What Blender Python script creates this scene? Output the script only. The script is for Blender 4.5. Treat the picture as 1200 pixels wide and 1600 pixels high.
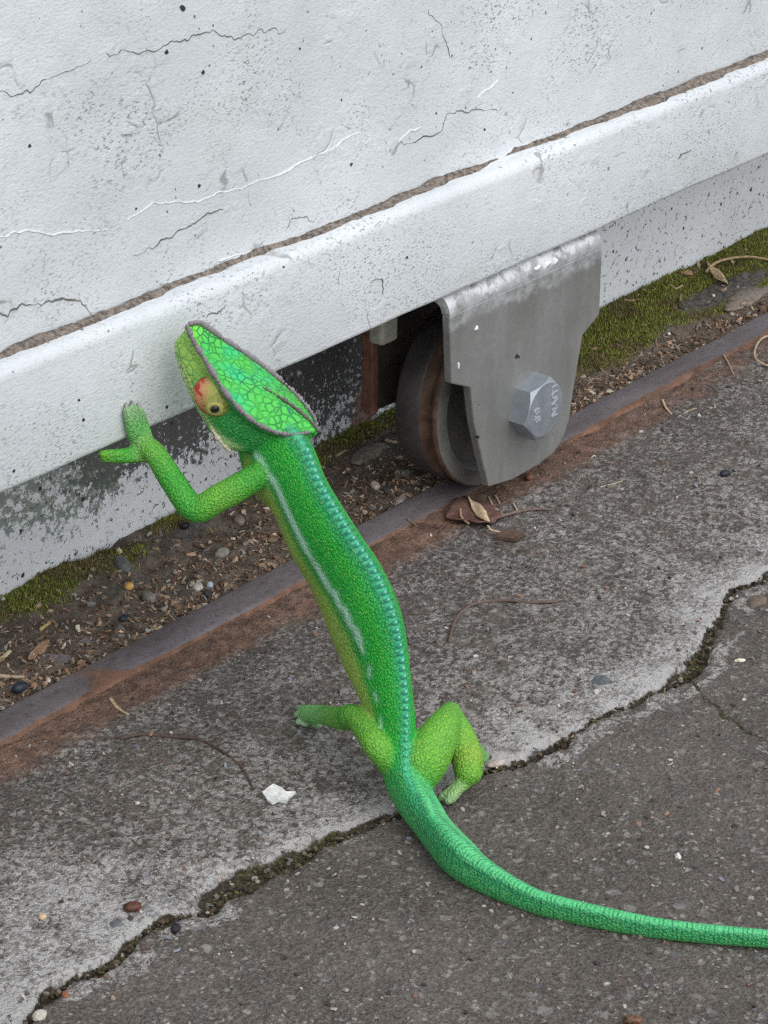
import bpy, bmesh, math, random
import numpy as np
from mathutils import Vector, Matrix
from mathutils.kdtree import KDTree

for o in list(bpy.data.objects): bpy.data.objects.remove(o)
SC = bpy.context.scene
COL = SC.collection

# ------------------------------------------------------------------ camera
FPX = 4200.0                         # focal length in pixels of the 1200 x 1600 photograph
PIT, YAW = math.radians(25.2), math.radians(50.7)
sp, cp, sy, cy = math.sin(PIT), math.cos(PIT), math.sin(YAW), math.cos(YAW)
CR = np.array([cy, -sy, 0.0]); CD = np.array([-sp*sy, -sp*cy, -cp]); CF = np.array([cp*sy, cp*cy, -sp])
CAM = np.array([-0.8519, -0.6350, 0.4873])
cd = bpy.data.cameras.new('camera'); cam = bpy.data.objects.new('camera', cd); COL.objects.link(cam)
cd.sensor_fit = 'HORIZONTAL'; cd.sensor_width = 36.0; cd.lens = 36.0*FPX/1200.0
cd.clip_start = 0.02; cd.clip_end = 300.0
cam.matrix_world = Matrix(((CR[0], -CD[0], -CF[0], CAM[0]), (CR[1], -CD[1], -CF[1], CAM[1]),
                           (CR[2], -CD[2], -CF[2], CAM[2]), (0, 0, 0, 1)))
SC.camera = cam
SC.render.resolution_x, SC.render.resolution_y = 768, 1024

# ------------------------------------------------------------------ light
SUN_EL, SUN_AZ = math.radians(54), math.radians(190)      # azimuth measured from +Y towards +X
w = bpy.data.worlds.new('World'); SC.world = w; w.use_nodes = True
nt = w.node_tree; bg = nt.nodes['Background']
sky = nt.nodes.new('ShaderNodeTexSky'); sky.sky_type = 'NISHITA'; sky.sun_disc = False
sky.sun_elevation = SUN_EL; sky.sun_rotation = SUN_AZ; sky.dust_density = 2.0; sky.air_density = 1.0; sky.ozone_density = 1.0
hs = nt.nodes.new('ShaderNodeHueSaturation'); hs.inputs['Saturation'].default_value = 0.45
nt.links.new(sky.outputs[0], hs.inputs['Color']); nt.links.new(hs.outputs[0], bg.inputs[0])
bg.inputs[1].default_value = 0.15
sl = bpy.data.lights.new('sun', 'SUN'); sl.energy = 0.95; sl.angle = math.radians(100); sl.color = (0.985, 0.995, 1.0)
sun = bpy.data.objects.new('sun', sl); COL.objects.link(sun)
sdir = Vector((math.cos(SUN_EL)*math.sin(SUN_AZ), math.cos(SUN_EL)*math.cos(SUN_AZ), math.sin(SUN_EL)))
sun.rotation_euler = sdir.to_track_quat('Z', 'Y').to_euler(); sun.location = sdir*5
SC.view_settings.view_transform = 'Standard'; SC.view_settings.look = 'None'
SC.view_settings.exposure = 0.42; SC.view_settings.gamma = 1.0; SC.view_settings.use_curve_mapping = False

SC.render.engine = 'CYCLES'; SC.cycles.use_denoising = False; SC.cycles.filter_width = 1.3; SC.cycles.max_bounces = 4; SC.cycles.diffuse_bounces = 3; SC.cycles.glossy_bounces = 2; SC.cycles.transmission_bounces = 1

# ------------------------------------------------------------------ helpers
rng = np.random.default_rng(7); random.seed(7)
def ray(x, y): return CF + CR*(x-600)/FPX + CD*(y-800)/FPX
def onz(x, y, z=0.0): r = ray(x, y); return CAM + r*(z-CAM[2])/r[2]
def ony(x, y, Y): r = ray(x, y); return CAM + r*(Y-CAM[1])/r[1]
def atd(x, y, d): return CAM + ray(x, y)*d
def proj(P):
    v = np.asarray(P)-CAM; z = v@CF
    return np.stack([600+FPX*(v@CR)/z, 800+FPX*(v@CD)/z], -1)
def lin(r, g, b, k=1.0):
    def f(c):
        c /= 255.0
        return c/12.92 if c <= .04045 else ((c+.055)/1.055)**2.4
    return np.array([f(r)*k, f(g)*k, f(b)*k])
def rgba(c): return (float(c[0]), float(c[1]), float(c[2]), 1.0)

def hash2(ix, iy, seed):
    h = (ix.astype(np.int64)*374761393 + iy.astype(np.int64)*668265263 + seed*2147483647) & 0xffffffff
    h = ((h ^ (h >> 13))*1274126177) & 0xffffffff
    return ((h ^ (h >> 16)) & 0xffff)/65535.0
def vnoise(x, y, seed=0):
    ix, iy = np.floor(x), np.floor(y); fx, fy = x-ix, y-iy
    fx = fx*fx*(3-2*fx); fy = fy*fy*(3-2*fy)
    a = hash2(ix, iy, seed); b = hash2(ix+1, iy, seed); c = hash2(ix, iy+1, seed); d = hash2(ix+1, iy+1, seed)
    return (a*(1-fx)+b*fx)*(1-fy) + (c*(1-fx)+d*fx)*fy
def fbm(x, y, sc, oct=4, seed=0):
    v = 0; a = 0.5; t = 0
    for k in range(oct):
        v = v + a*vnoise(x*sc, y*sc, seed+k*17); t += a; a *= .55; sc *= 2.03
    return v/t
def sstep(a, b, x):
    t = np.clip((x-a)/(b-a), 0, 1); return t*t*(3-2*t)
def polydist(P, poly):
    """distance of points P (n,2) to polyline, index-fraction of nearest spot, signed side"""
    best = np.full(len(P), 1e9); frac = np.zeros(len(P)); side = np.zeros(len(P))
    for i in range(len(poly)-1):
        a, b = poly[i], poly[i+1]; ab = b-a; L2 = (ab@ab)+1e-18
        t = np.clip(((P-a)@ab)/L2, 0, 1); q = P-(a+t[:, None]*ab); d = np.hypot(q[:, 0], q[:, 1])
        m = d < best; best[m] = d[m]; frac[m] = i+t[m]
        side[m] = np.sign(ab[0]*q[m, 1]-ab[1]*q[m, 0])
    return best, frac, side

# ---- node helpers
class NT:
    def __init__(s, name, rough=0.7, metal=0.0, spec=0.5):
        s.m = bpy.data.materials.new(name); s.m.use_nodes = True; s.t = s.m.node_tree
        s.b = s.t.nodes['Principled BSDF']
        s.b.inputs['Roughness'].default_value = rough; s.b.inputs['Metallic'].default_value = metal
        s.b.inputs['Specular IOR Level'].default_value = spec
        s.co = s.t.nodes.new('ShaderNodeTexCoord').outputs['Object']
    def put(s, sock, v):
        if hasattr(v, 'links') or isinstance(v, bpy.types.NodeSocket): s.t.links.new(v, sock)
        elif isinstance(v, (tuple, list, np.ndarray)) and len(v) in (3, 4) and sock.type == 'RGBA': sock.default_value = rgba(v)
        elif isinstance(v, (tuple, list, np.ndarray)): sock.default_value = tuple(float(q) for q in v)
        else: sock.default_value = v
    def n(s, typ, **kw):
        nd = s.t.nodes.new(typ)
        for k, v in kw.items(): setattr(nd, k, v)
        return nd
    def map(s, scale=(1, 1, 1), rot=(0, 0, 0), loc=(0, 0, 0)):
        nd = s.n('ShaderNodeMapping'); nd.inputs['Scale'].default_value = scale; nd.inputs['Rotation'].default_value = rot
        nd.inputs['Location'].default_value = loc; s.put(nd.inputs['Vector'], s.co); return nd.outputs[0]
    def noise(s, scale, detail=4, rough=.55, vec=None, dist=0.0):
        nd = s.n('ShaderNodeTexNoise'); nd.inputs['Scale'].default_value = scale; nd.inputs['Detail'].default_value = detail
        nd.inputs['Roughness'].default_value = rough; nd.inputs['Distortion'].default_value = dist
        s.put(nd.inputs['Vector'], vec if vec is not None else s.co); return nd.outputs['Fac']
    def noisecol(s, scale, detail=3, vec=None):
        nd = s.n('ShaderNodeTexNoise'); nd.inputs['Scale'].default_value = scale; nd.inputs['Detail'].default_value = detail
        s.put(nd.inputs['Vector'], vec if vec is not None else s.co); return nd.outputs['Color']
    def voro(s, scale, feature='F1', vec=None, out='Distance', rnd=1.0):
        nd = s.n('ShaderNodeTexVoronoi', feature=feature); nd.inputs['Scale'].default_value = scale
        nd.inputs['Randomness'].default_value = rnd
        s.put(nd.inputs['Vector'], vec if vec is not None else s.co); return nd.outputs[out]
    def voro2(s, scale, vec=None):
        nd = s.n('ShaderNodeTexVoronoi', feature='F1'); nd.inputs['Scale'].default_value = scale
        s.put(nd.inputs['Vector'], vec if vec is not None else s.co)
        sep = s.n('ShaderNodeSeparateColor'); s.put(sep.inputs[0], nd.outputs['Color']); return nd.outputs['Distance'], sep.outputs[0], sep.outputs[1]
    def warp(s, amount, scale, vec=None):
        c = s.noisecol(scale, 1, vec)
        sub = s.n('ShaderNodeVectorMath', operation='SUBTRACT'); s.put(sub.inputs[0], c); sub.inputs[1].default_value = (.5, .5, .5)
        sc = s.n('ShaderNodeVectorMath', operation='SCALE'); s.put(sc.inputs[0], sub.outputs[0]); sc.inputs['Scale'].default_value = amount
        ad = s.n('ShaderNodeVectorMath', operation='ADD'); s.put(ad.inputs[0], vec if vec is not None else s.co); s.put(ad.inputs[1], sc.outputs[0])
        return ad.outputs[0]
    def ramp(s, fac, *stops):
        nd = s.n('ShaderNodeValToRGB'); e = nd.color_ramp.elements
        while len(e) < len(stops): e.new(.5)
        for k, (p, c) in enumerate(stops):
            e[k].position = p; e[k].color = rgba(c) if not np.isscalar(c) else (c, c, c, 1)
        s.put(nd.inputs[0], fac); return nd.outputs[0]
    def step(s, fac, a, b):                       # smooth 0..1 between a and b (a may exceed b)
        nd = s.n('ShaderNodeMapRange', interpolation_type='SMOOTHSTEP'); s.put(nd.inputs[0], fac)
        if a < b: v = (a, b, 0, 1)
        else: v = (b, a, 1, 0)
        for k in range(4): nd.inputs[1+k].default_value = v[k]
        return nd.outputs[0]
    def mix(s, fac, a, b, blend='MIX'):
        nd = s.n('ShaderNodeMix', data_type='RGBA', blend_type=blend)
        s.put(nd.inputs[0], fac); s.put(nd.inputs[6], a); s.put(nd.inputs[7], b); return nd.outputs[2]
    def math(s, op, a, b=0.0, c=None):
        nd = s.n('ShaderNodeMath', operation=op); s.put(nd.inputs[0], a); s.put(nd.inputs[1], b)
        if c is not None: s.put(nd.inputs[2], c)
        return nd.outputs[0]
    def attr(s, name, out='Fac'):
        nd = s.n('ShaderNodeAttribute'); nd.attribute_name = name; return nd.outputs[out]
    def sepz(s):
        nd = s.n('ShaderNodeSeparateXYZ'); s.put(nd.inputs[0], s.co); return nd.outputs
    def bump(s, h, strength=.5, dist=.001, prev=None):
        nd = s.n('ShaderNodeBump'); nd.inputs['Strength'].default_value = strength; nd.inputs['Distance'].default_value = dist
        s.put(nd.inputs['Height'], h)
        if prev is not None: s.put(nd.inputs['Normal'], prev)
        return nd.outputs[0]
    def out(s, col=None, normal=None, rough=None, metal=None):
        if col is not None: s.put(s.b.inputs['Base Color'], col)
        if normal is not None: s.put(s.b.inputs['Normal'], normal)
        if rough is not None: s.put(s.b.inputs['Roughness'], rough)
        if metal is not None: s.put(s.b.inputs['Metallic'], metal)
        return s.m

# ---- object helpers
def tag(o, label=None, cat=None, group=None, kind=None):
    if label: o['label'] = label
    if cat: o['category'] = cat
    if group: o['group'] = group
    if kind: o['kind'] = kind
    return o
def empty(name, loc, label, cat, group=None):
    o = bpy.data.objects.new(name, None); o.location = [float(q) for q in loc]; o.empty_display_size = .01
    COL.objects.link(o); return tag(o, label, cat, group)
def base_of(o):
    p = Vector((0, 0, 0))
    while o is not None: p = p+o.location; o = o.parent
    return p
def mesh(name, V, Fc, mat=None, parent=None, smooth=True, at=None, cols=None, attrs=None):
    """world-space vertices -> one object; its origin at `at` (or at its parent's origin)"""
    V = np.asarray(V, float)
    org = np.array(at, float) if at is not None else (np.array(base_of(parent)) if parent is not None else np.zeros(3))
    me = bpy.data.meshes.new(name)
    Vl = V-org
    me.from_pydata([tuple(v) for v in Vl.tolist()], [], [tuple(int(i) for i in f) for f in Fc])
    me.update()
    if smooth: me.polygons.foreach_set('use_smooth', [True]*len(me.polygons))
    if cols is not None:
        a = me.color_attributes.new('Col', 'FLOAT_COLOR', 'POINT')
        a.data.foreach_set('color', np.c_[cols, np.ones(len(V))].astype(np.float32).ravel())
    for k, v in (attrs or {}).items():
        a = me.attributes.new(k, 'FLOAT', 'POINT'); a.data.foreach_set('value', np.asarray(v, np.float32))
    if mat is not None: me.materials.append(mat)
    o = bpy.data.objects.new(name, me); COL.objects.link(o)
    if parent is not None:
        o.parent = parent; o.location = Vector(org.tolist())-base_of(parent)
    else: o.location = org.tolist()
    return o
def gridfaces(nu, nv, wrap=False):
    i = np.arange(nu-1)[:, None]; j = np.arange(nv if wrap else nv-1)[None, :]; j2 = (j+1) % nv
    a = i*nv+j; b = i*nv+j2; c = (i+1)*nv+j2; d = (i+1)*nv+j
    return np.stack([a, b, c, d], -1).reshape(-1, 4)
def catmull(P, n):
    P = np.asarray(P, float)
    if P.ndim == 1: P = P[:, None]
    k = len(P); t = np.linspace(0, k-1-1e-9, n); i = t.astype(int); u = (t-i)[:, None]
    g = lambda q: P[np.clip(q, 0, k-1)]
    p0, p1, p2, p3 = g(i-1), g(i), g(i+1), g(i+2)
    p0 = np.where((i == 0)[:, None], 2*p1-p2, p0); p3 = np.where((i+2 > k-1)[:, None], 2*p2-p1, p3)
    r = .5*((2*p1)+(-p0+p2)*u+(2*p0-5*p1+4*p2-p3)*u**2+(-p0+3*p1-3*p2+p3)*u**3)
    return r
def frames(P):
    T = np.gradient(P, axis=0); T /= np.linalg.norm(T, axis=1)[:, None]
    up = np.array([0, 0, 1.0]) if abs(T[0][2]) < .9 else np.array([1.0, 0, 0])
    n = np.cross(T[0], up); n /= np.linalg.norm(n); N = []
    for t in T:
        n = n-(n@t)*t; n /= np.linalg.norm(n); N.append(n)
    N = np.array(N); return T, N, np.cross(T, N)
def tube(P, r, n=12, m=None, flat=1.0):
    """closed tube with round ends"""
    P = np.asarray(P, float); r = np.asarray(r, float) if not np.isscalar(r) else np.full(len(P), r)
    m = m or max(8, len(P)*5)
    P = catmull(P, m); r = catmull(r, m)[:, 0]; T, A, B = frames(P)
    a = np.linspace(0, 2*np.pi, n, endpoint=False); V = []
    k = 4
    for q in range(k, 0, -1):
        f = math.sin(q/k*math.pi/2); V.append(P[0]-T[0]*r[0]*f + max(1e-3, math.cos(q/k*math.pi/2))*r[0]*(np.cos(a)[:, None]*A[0]+flat*np.sin(a)[:, None]*B[0]))
    for i in range(m): V.append(P[i]+r[i]*(np.cos(a)[:, None]*A[i]+flat*np.sin(a)[:, None]*B[i]))
    for q in range(1, k+1):
        f = math.sin(q/k*math.pi/2); V.append(P[-1]+T[-1]*r[-1]*f + max(1e-3, math.cos(q/k*math.pi/2))*r[-1]*(np.cos(a)[:, None]*A[-1]+flat*np.sin(a)[:, None]*B[-1]))
    nr = len(V); Fq = [tuple(f) for f in gridfaces(nr, n, True)]
    Fq.append(tuple(range(n-1, -1, -1))); Fq.append(tuple((nr-1)*n+np.arange(n)))
    return np.concatenate(V), Fq
def lathe(profile, c, axis='y', n=72):
    a = np.linspace(0, 2*np.pi, n, endpoint=False); V = []
    for r, y in profile: V.append(np.stack([c[0]+r*np.cos(a), np.full(n, c[1]+y), c[2]+r*np.sin(a)], 1))
    return np.concatenate(V), gridfaces(len(profile), n, True)
def prism(poly, y0, y1, bev=0.0):
    """polygon in x,z extruded along y"""
    n = len(poly); poly = np.array(poly)
    V = np.concatenate([np.c_[poly[:, 0], np.full(n, y0), poly[:, 1]], np.c_[poly[:, 0], np.full(n, y1), poly[:, 1]]])
    Fc = [tuple(range(n)), tuple(range(2*n-1, n-1, -1))]+[(i, i+n, (i+1) % n+n, (i+1) % n) for i in range(n)]
    return V, Fc
def box(x0, x1, y0, y1, z0, z1):
    V = np.array([(x, y, z) for x in (x0, x1) for y in (y0, y1) for z in (z0, z1)])
    return V, [(0, 1, 3, 2), (4, 6, 7, 5), (0, 4, 5, 1), (2, 3, 7, 6), (0, 2, 6, 4), (1, 5, 7, 3)]
def bevel(o, width, seg=3):
    bm = bmesh.new(); bm.from_mesh(o.data)
    bmesh.ops.recalc_face_normals(bm, faces=bm.faces)
    bmesh.ops.bevel(bm, geom=[e for e in bm.edges], offset=width, segments=seg, affect='EDGES', profile=.5, clamp_overlap=True)
    bm.to_mesh(o.data); bm.free()
    return o
def fixn(o):
    bm = bmesh.new(); bm.from_mesh(o.data); bmesh.ops.recalc_face_normals(bm, faces=bm.faces); bm.to_mesh(o.data); bm.free(); return o
def sharp(o, deg=35):
    o.data.set_sharp_from_angle(angle=math.radians(deg)); return o
# ------------------------------------------------------------------ materials
def m_paint(name, dirt=1.0, algae=0.0, yellow=0.0):
    s = NT(name, rough=.55, spec=.4)
    big = s.noise(9, 4, .6); mid = s.noise(60, 4, .6)
    col = s.mix(s.step(big, .35, .7), (.62, .65, .655), (.715, .742, .75))
    col = s.mix(s.math('MULTIPLY', s.step(mid, .45, .75), .35), col, (.55, .58, .565))
    # slanting brush-like grime flecks
    v = s.map((560, 560, 1100), (0, .55, 0)); fl = s.noise(1.0, 3, .65, v)
    area = s.step(s.noise(22, 3, .6, s.map(loc=(3, 1, 2))), .46, .66)
    k = s.math('MULTIPLY', s.step(fl, .555, .63), s.math('MULTIPLY', s.math('MULTIPLY_ADD', area, .8, .2), .85*dirt))
    col = s.mix(k, col, (.16, .17, .16))
    # black pin-prick spots, each a Voronoi cell that passes a random threshold
    wv = s.warp(.002, 700)
    for sc, th, dd, cc in ((170, .90, .11, (.06, .06, .065)), (420, .86, .17, (.13, .13, .13))):
        d, ra, rb_ = s.voro2(sc, wv)
        k = s.math('MULTIPLY', s.step(ra, th, th+.02), s.step(s.math('MULTIPLY', d, s.math('MULTIPLY_ADD', rb_, 1.4, .6)), dd*1.2, dd*.7))
        col = s.mix(s.math('MULTIPLY', k, min(1, dirt)), col, cc)
    # lifted flakes: thin dark lines with relief
    e = s.voro(44, 'DISTANCE_TO_EDGE', s.warp(.026, 60))
    msk = s.math('MULTIPLY', s.step(s.noise(34, 3, .6, s.map(loc=(7, 3, 1))), .53, .62), s.step(s.noise(120, 2), .42, .55))
    line = s.math('MULTIPLY', s.step(e, .035, .008), msk)
    col = s.mix(s.math('MULTIPLY', line, .62), col, (.2, .19, .17))
    yl_ = s.step(s.noise(13, 3, .6, s.map(loc=(17, 3, 8))), .55, .75); col = s.mix(s.math('MULTIPLY', yl_, .25), col, (.50, .52, .44))
    if algae:
        a = s.step(s.noise(16, 5, .65, s.map(loc=(2, 9, 4))), .42, .66)
        fz = s.step(s.noise(260, 4, .7), .44, .56)
        col = s.mix(s.math('MULTIPLY', s.math('MULTIPLY', a, fz), .8*algae), col, (.11, .135, .10))
        b2 = s.step(s.noise(30, 4, .6, s.map(loc=(12, 1, 5))), .52, .68)
        f2 = s.step(s.noise(330, 3, .7, s.map(loc=(1, 5, 3))), .47, .56)
        col = s.mix(s.math('MULTIPLY', s.math('MULTIPLY', b2, f2), .85*algae), col, (.06, .058, .055))
    h = s.math('ADD', s.math('MULTIPLY', s.noise(90, 5, .6), .5), s.math('MULTIPLY', s.noise(500, 3, .6, s.map((1, 1, 2.2), (0, .5, 0))), .3))
    h = s.math('ADD', h, s.math('MULTIPLY', s.math('MULTIPLY', s.step(e, .0, .12), msk), .22))
    return s.out(col, s.bump(h, .6, .0016), s.math('MULTIPLY_ADD', mid, .25, .42))
M_PANEL = m_paint('weathered_white_paint', .9)
M_RAIL = m_paint('white_rail_paint', .8)

def m_wall():
    s = NT('stained_wall_paint', rough=.8, spec=.3)
    col = s.mix(s.step(s.noise(14, 4, .6), .3, .7), (.67, .685, .69), (.77, .785, .79))
    grime = s.attr('grime'); rust = s.attr('rust'); green = s.attr('green')
    f = s.noise(330, 4, .8); f2 = s.noise(260, 4, .8, s.map(loc=(4, 1, 7)))
    th = s.math('SUBTRACT', .80, s.math('MULTIPLY', grime, .40))
    k = s.step(s.math('SUBTRACT', f, th), -.03, .03)
    col = s.mix(s.math('MULTIPLY', k, .92), col, (.055, .053, .05))
    k2 = s.step(s.math('SUBTRACT', f2, s.math('SUBTRACT', .85, s.math('MULTIPLY', green, .48))), -.04, .05)
    col = s.mix(s.math('MULTIPLY', k2, .8), col, (.13, .16, .12))
    k3 = s.step(s.math('SUBTRACT', s.noise(120, 5, .7, s.map(loc=(8, 2, 2))), s.math('SUBTRACT', .9, s.math('MULTIPLY', rust, .6))), -.05, .05)
    col = s.mix(s.math('MULTIPLY', k3, .85), col, (.17, .075, .05))
    wv = s.warp(.002, 600)
    d, ra, rb_ = s.voro2(170, wv)
    col = s.mix(s.math('MULTIPLY', s.step(ra, .78, .8), s.step(s.math('MULTIPLY', d, s.math('MULTIPLY_ADD', rb_, 1.4, .6)), .2, .12)), col, (.05, .05, .055))
    h = s.math('ADD', s.noise(60, 5, .6), s.math('MULTIPLY', k, -.25))
    return s.out(col, s.bump(h, .6, .002))
M_WALL = m_wall()

def m_concrete():
    s = NT('worn_concrete', rough=.88, spec=.25)
    lime, moss, rust = s.attr('lime'), s.attr('moss'), s.attr('rust')
    big = s.noise(17, 3, .6); fine = s.noise(760, 2, .75); midn = s.noise(150, 3, .75)
    col = s.mix(s.step(big, .3, .7), (.086, .073, .061), (.142, .122, .104))
    col = s.mix(s.step(fine, .34, .66), s.mix(.42, col, (.04, .034, .03)), s.mix(.30, col, (.26, .235, .21)))
    wv = s.warp(.0012, 620)
    # worn patches where the pale mortar shows: squiggly, clumped
    sq = s.noise(360, 3, .75, wv, .35)
    cov = s.math('ADD', s.math('MULTIPLY', lime, .36), s.math('MULTIPLY', s.math('SUBTRACT', midn, .5), .42))
    k = s.step(s.math('ADD', sq, cov), .57, .80)
    col = s.mix(s.math('MULTIPLY', k, s.math('MULTIPLY_ADD', fine, .9, .30)), col, (.37, .35, .325))
    pit = s.step(s.math('SUBTRACT', sq, s.math('MULTIPLY', cov, .6)), .42, .33); col = s.mix(s.math('MULTIPLY', pit, .35), col, (.045, .038, .033))
    sq2 = s.noise(480, 3, .75, wv, .4); k2 = s.step(s.math('ADD', sq2, s.math('MULTIPLY', s.math('SUBTRACT', lime, .35), .30)), .60, .70)
    col = s.mix(s.math('MULTIPLY', k2, .8), col, (.48, .465, .445))
    # single pale and blue-grey grains of every size
    for sc, base, cc in ((470, .86, (.42, .39, .35)), (300, .90, (.36, .335, .31)), (175, .95, (.36, .34, .315)), (240, .94, (.15, .165, .19)), (260, .955, (.22, .14, .10))):
        d, ra, rb_ = s.voro2(sc, wv)
        kk = s.math('MULTIPLY', s.step(ra, base, base+.03), s.step(s.math('MULTIPLY', d, s.math('MULTIPLY_ADD', rb_, 1.5, .7)), .52, .36))
        col = s.mix(s.math('MULTIPLY', kk, s.math('MULTIPLY_ADD', rb_, .6, .3)), col, cc)
    kr = s.step(s.math('ADD', rust, s.math('MULTIPLY', s.math('SUBTRACT', s.noise(60, 4, .7), .5), 1.1)), .35, .95)
    rc = s.mix(s.step(midn, .3, .7), (.105, .062, .043), (.25, .145, .098))
    col = s.mix(s.math('MULTIPLY', kr, .88), col, rc)
    mc = s.mix(s.step(fine, .35, .65), (.030, .024, .017), s.mix(s.step(s.noise(28, 2), .48, .62), (.072, .058, .042), (.085, .085, .032)))
    mk = s.step(s.math('ADD', moss, s.math('MULTIPLY', s.math('SUBTRACT', midn, .5), .9)), .34, .60)
    col = s.mix(mk, col, mc)
    h = s.math('ADD', s.math('MULTIPLY', fine, .8), s.math('ADD', s.math('MULTIPLY', sq, .7), midn))
    return s.out(col, s.bump(h, 1.0, .0016))
M_CONC = m_concrete()

def m_soil():
    s = NT('dark_litter_soil', rough=.95, spec=.15)
    col = s.mix(s.step(s.noise(110, 5, .7), .3, .7), (.105, .083, .065), (.25, .205, .165))
    col = s.mix(s.math('MULTIPLY', s.step(s.noise(420, 4, .7), .56, .68), .8), col, (.24, .19, .15))
    ms = s.attr('moss')
    k = s.step(s.math('ADD', ms, s.math('MULTIPLY', s.math('SUBTRACT', s.noise(130, 5, .7), .5), .9)), .4, .75)
    mcol = s.mix(s.step(s.noise(330, 4, .7), .35, .65), (.085, .086, .034), (.22, .225, .08))
    col = s.mix(k, col, mcol)
    gr = s.attr('grey'); col = s.mix(s.step(s.math('ADD', gr, s.math('MULTIPLY', s.math('SUBTRACT', s.noise(90, 4, .7), .5), .6)), .45, .7), col, s.mix(s.step(s.noise(300, 4, .7), .3, .7), (.085, .078, .068), (.21, .195, .172)))
    return s.out(col, s.bump(s.noise(380, 5, .75), .9, .0022))
M_SOIL = m_soil()

def m_vc(name, rough=.85, var=.35, sc=500, bump=.5, spec=.2, bd=.0006):
    s = NT(name, rough=rough, spec=spec)
    c = s.attr('Col', 'Color'); n = s.noise(sc, 4, .7)
    col = s.mix(var, c, s.mix(n, (.25, .25, .25), (1.5, 1.5, 1.5)), 'MULTIPLY')
    return s.out(col, s.bump(n, bump, bd))
M_LITTER = m_vc('dry_litter'); M_MOSS = m_vc('moss_green', .95, .3); M_GRIT = m_vc('loose_grit', .8, .5, 900)

def m_railsteel():
    s = NT('rusted_rail_steel', rough=.55, metal=.25, spec=.4)
    z = s.attr('rust')
    base = s.mix(s.step(s.noise(40, 5, .65, s.map((.35, 1, 1))), .3, .7), (.15, .125, .128), (.245, .22, .228))
    base = s.mix(s.math('MULTIPLY', s.step(s.noise(300, 4, .7), .5, .7), .5), base, (.09, .07, .065))
    rc = s.mix(s.step(s.noise(120, 5, .7), .3, .7), (.12, .066, .042), (.27, .15, .10))
    k = s.step(s.math('ADD', z, s.math('MULTIPLY', s.math('SUBTRACT', s.noise(35, 5, .65), .5), .7)), .42, .62)
    col = s.mix(k, base, rc)
    sc = s.math('MULTIPLY', s.step(s.noise(55, 6, .8, s.map(loc=(3, 3, 3))), .66, .72), .35)
    col = s.mix(sc, col, (.38, .36, .36))
    return s.out(col, s.bump(s.noise(260, 5, .7), .5, .001), s.math('MULTIPLY_ADD', k, .35, .5))
M_RAILSTEEL = m_railsteel()

def m_plate():
    s = NT('galvanised_plate', rough=.5, metal=.45, spec=.45)
    z = s.sepz()[2]; n = s.noise(45, 4, .6, s.map((1, 1, .4)))
    col = s.mix(s.step(n, .3, .7), (.235, .235, .22), (.315, .315, .30))
    col = s.mix(s.math('MULTIPLY', s.step(s.noise(300, 4, .7), .5, .72), .35), col, (.16, .155, .145))
    # white overspray near the weld, an uneven band (object z, 0 at the plate foot)
    e = s.math('ADD', z, s.math('MULTIPLY', s.math('SUBTRACT', s.noise(70, 5, .7), .5), .018))
    k = s.step(e, .0795, .0835); k = s.math('MULTIPLY', k, s.math('MULTIPLY_ADD', s.step(s.noise(160, 5, .75), .35, .62), .5, .12))
    col = s.mix(k, col, (.50, .515, .52))
    k2 = s.math('MULTIPLY', s.step(e, .0895, .0925), s.step(s.noise(120, 5, .7, s.map(loc=(2, 2, 2))), .42, .56))
    col = s.mix(s.math('MULTIPLY', k2, .8), col, (.74, .75, .75))
    d, ra, rb_ = s.voro2(120, s.warp(.003, 500))
    col = s.mix(s.math('MULTIPLY', s.step(ra, .82, .84), s.step(s.math('MULTIPLY', d, s.math('MULTIPLY_ADD', rb_, 1.6, .5)), .13, .08)), col, (.04, .04, .04))
    return s.out(col, s.bump(s.math('ADD', s.noise(220, 4, .65), s.math('MULTIPLY', k, .4)), .3, .0007), s.math('MULTIPLY_ADD', n, .2, .42), s.math('MULTIPLY_ADD', k, -.4, .45))
M_PLATE = m_plate()
def m_simple(name, c0, c1, sc=120, rough=.6, metal=0.0, bump=.3, bd=.0006, spec=.4):
    s = NT(name, rough=rough, metal=metal, spec=spec); n = s.noise(sc, 5, .7)
    return s.out(s.mix(s.step(n, .3, .7), c0, c1), s.bump(n, bump, bd), s.math('MULTIPLY_ADD', n, .25, rough-.12))
M_TREAD = m_simple('dark_wheel_steel', (.05, .045, .044), (.105, .092, .088), 70, .5, .35)
M_GROOVE = m_simple('rusty_groove', (.075, .042, .028), (.19, .115, .075), 130, .75, .1)
M_DISH = m_simple('grey_wheel_face', (.15, .15, .138), (.24, .24, .22), 60, .5, .4)
M_DARKPLATE = m_simple('dark_back_plate', (.04, .034, .03), (.10, .07, .056), 80, .7, .1)
M_RUSTEDGE = m_simple('rust_red_edge', (.11, .045, .03), (.24, .11, .075), 120, .85)
M_BOLT = m_simple('zinc_bolt', (.30, .335, .365), (.40, .44, .47), 90, .38, .55, .15)
M_LETTER = m_simple('raised_zinc', (.50, .54, .57), (.60, .64, .66), 90, .38, .5, .1)
M_CREAM = m_simple('cream_painted_tab', (.33, .32, .27), (.50, .49, .42), 200, .75)
M_DIRT = m_simple('caked_ledge_dirt', (.075, .06, .047), (.33, .28, .235), 420, .95, 0, .9, .0015)
M_CRACK = m_simple('dark_crack_line', (.10, .095, .085), (.22, .21, .19), 300, .9)  # dark tone of the crack lines in the gate paint
M_LIP = m_simple('peeled_paint_edge', (.74, .76, .76), (.82, .84, .84), 200, .6)
M_SPLASH = m_simple('white_paint_blob', (.80, .82, .82), (.86, .88, .88), 200, .5)
M_BLACK = m_simple('black_speck', (.02, .02, .025), (.05, .05, .055), 300, .5)

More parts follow.
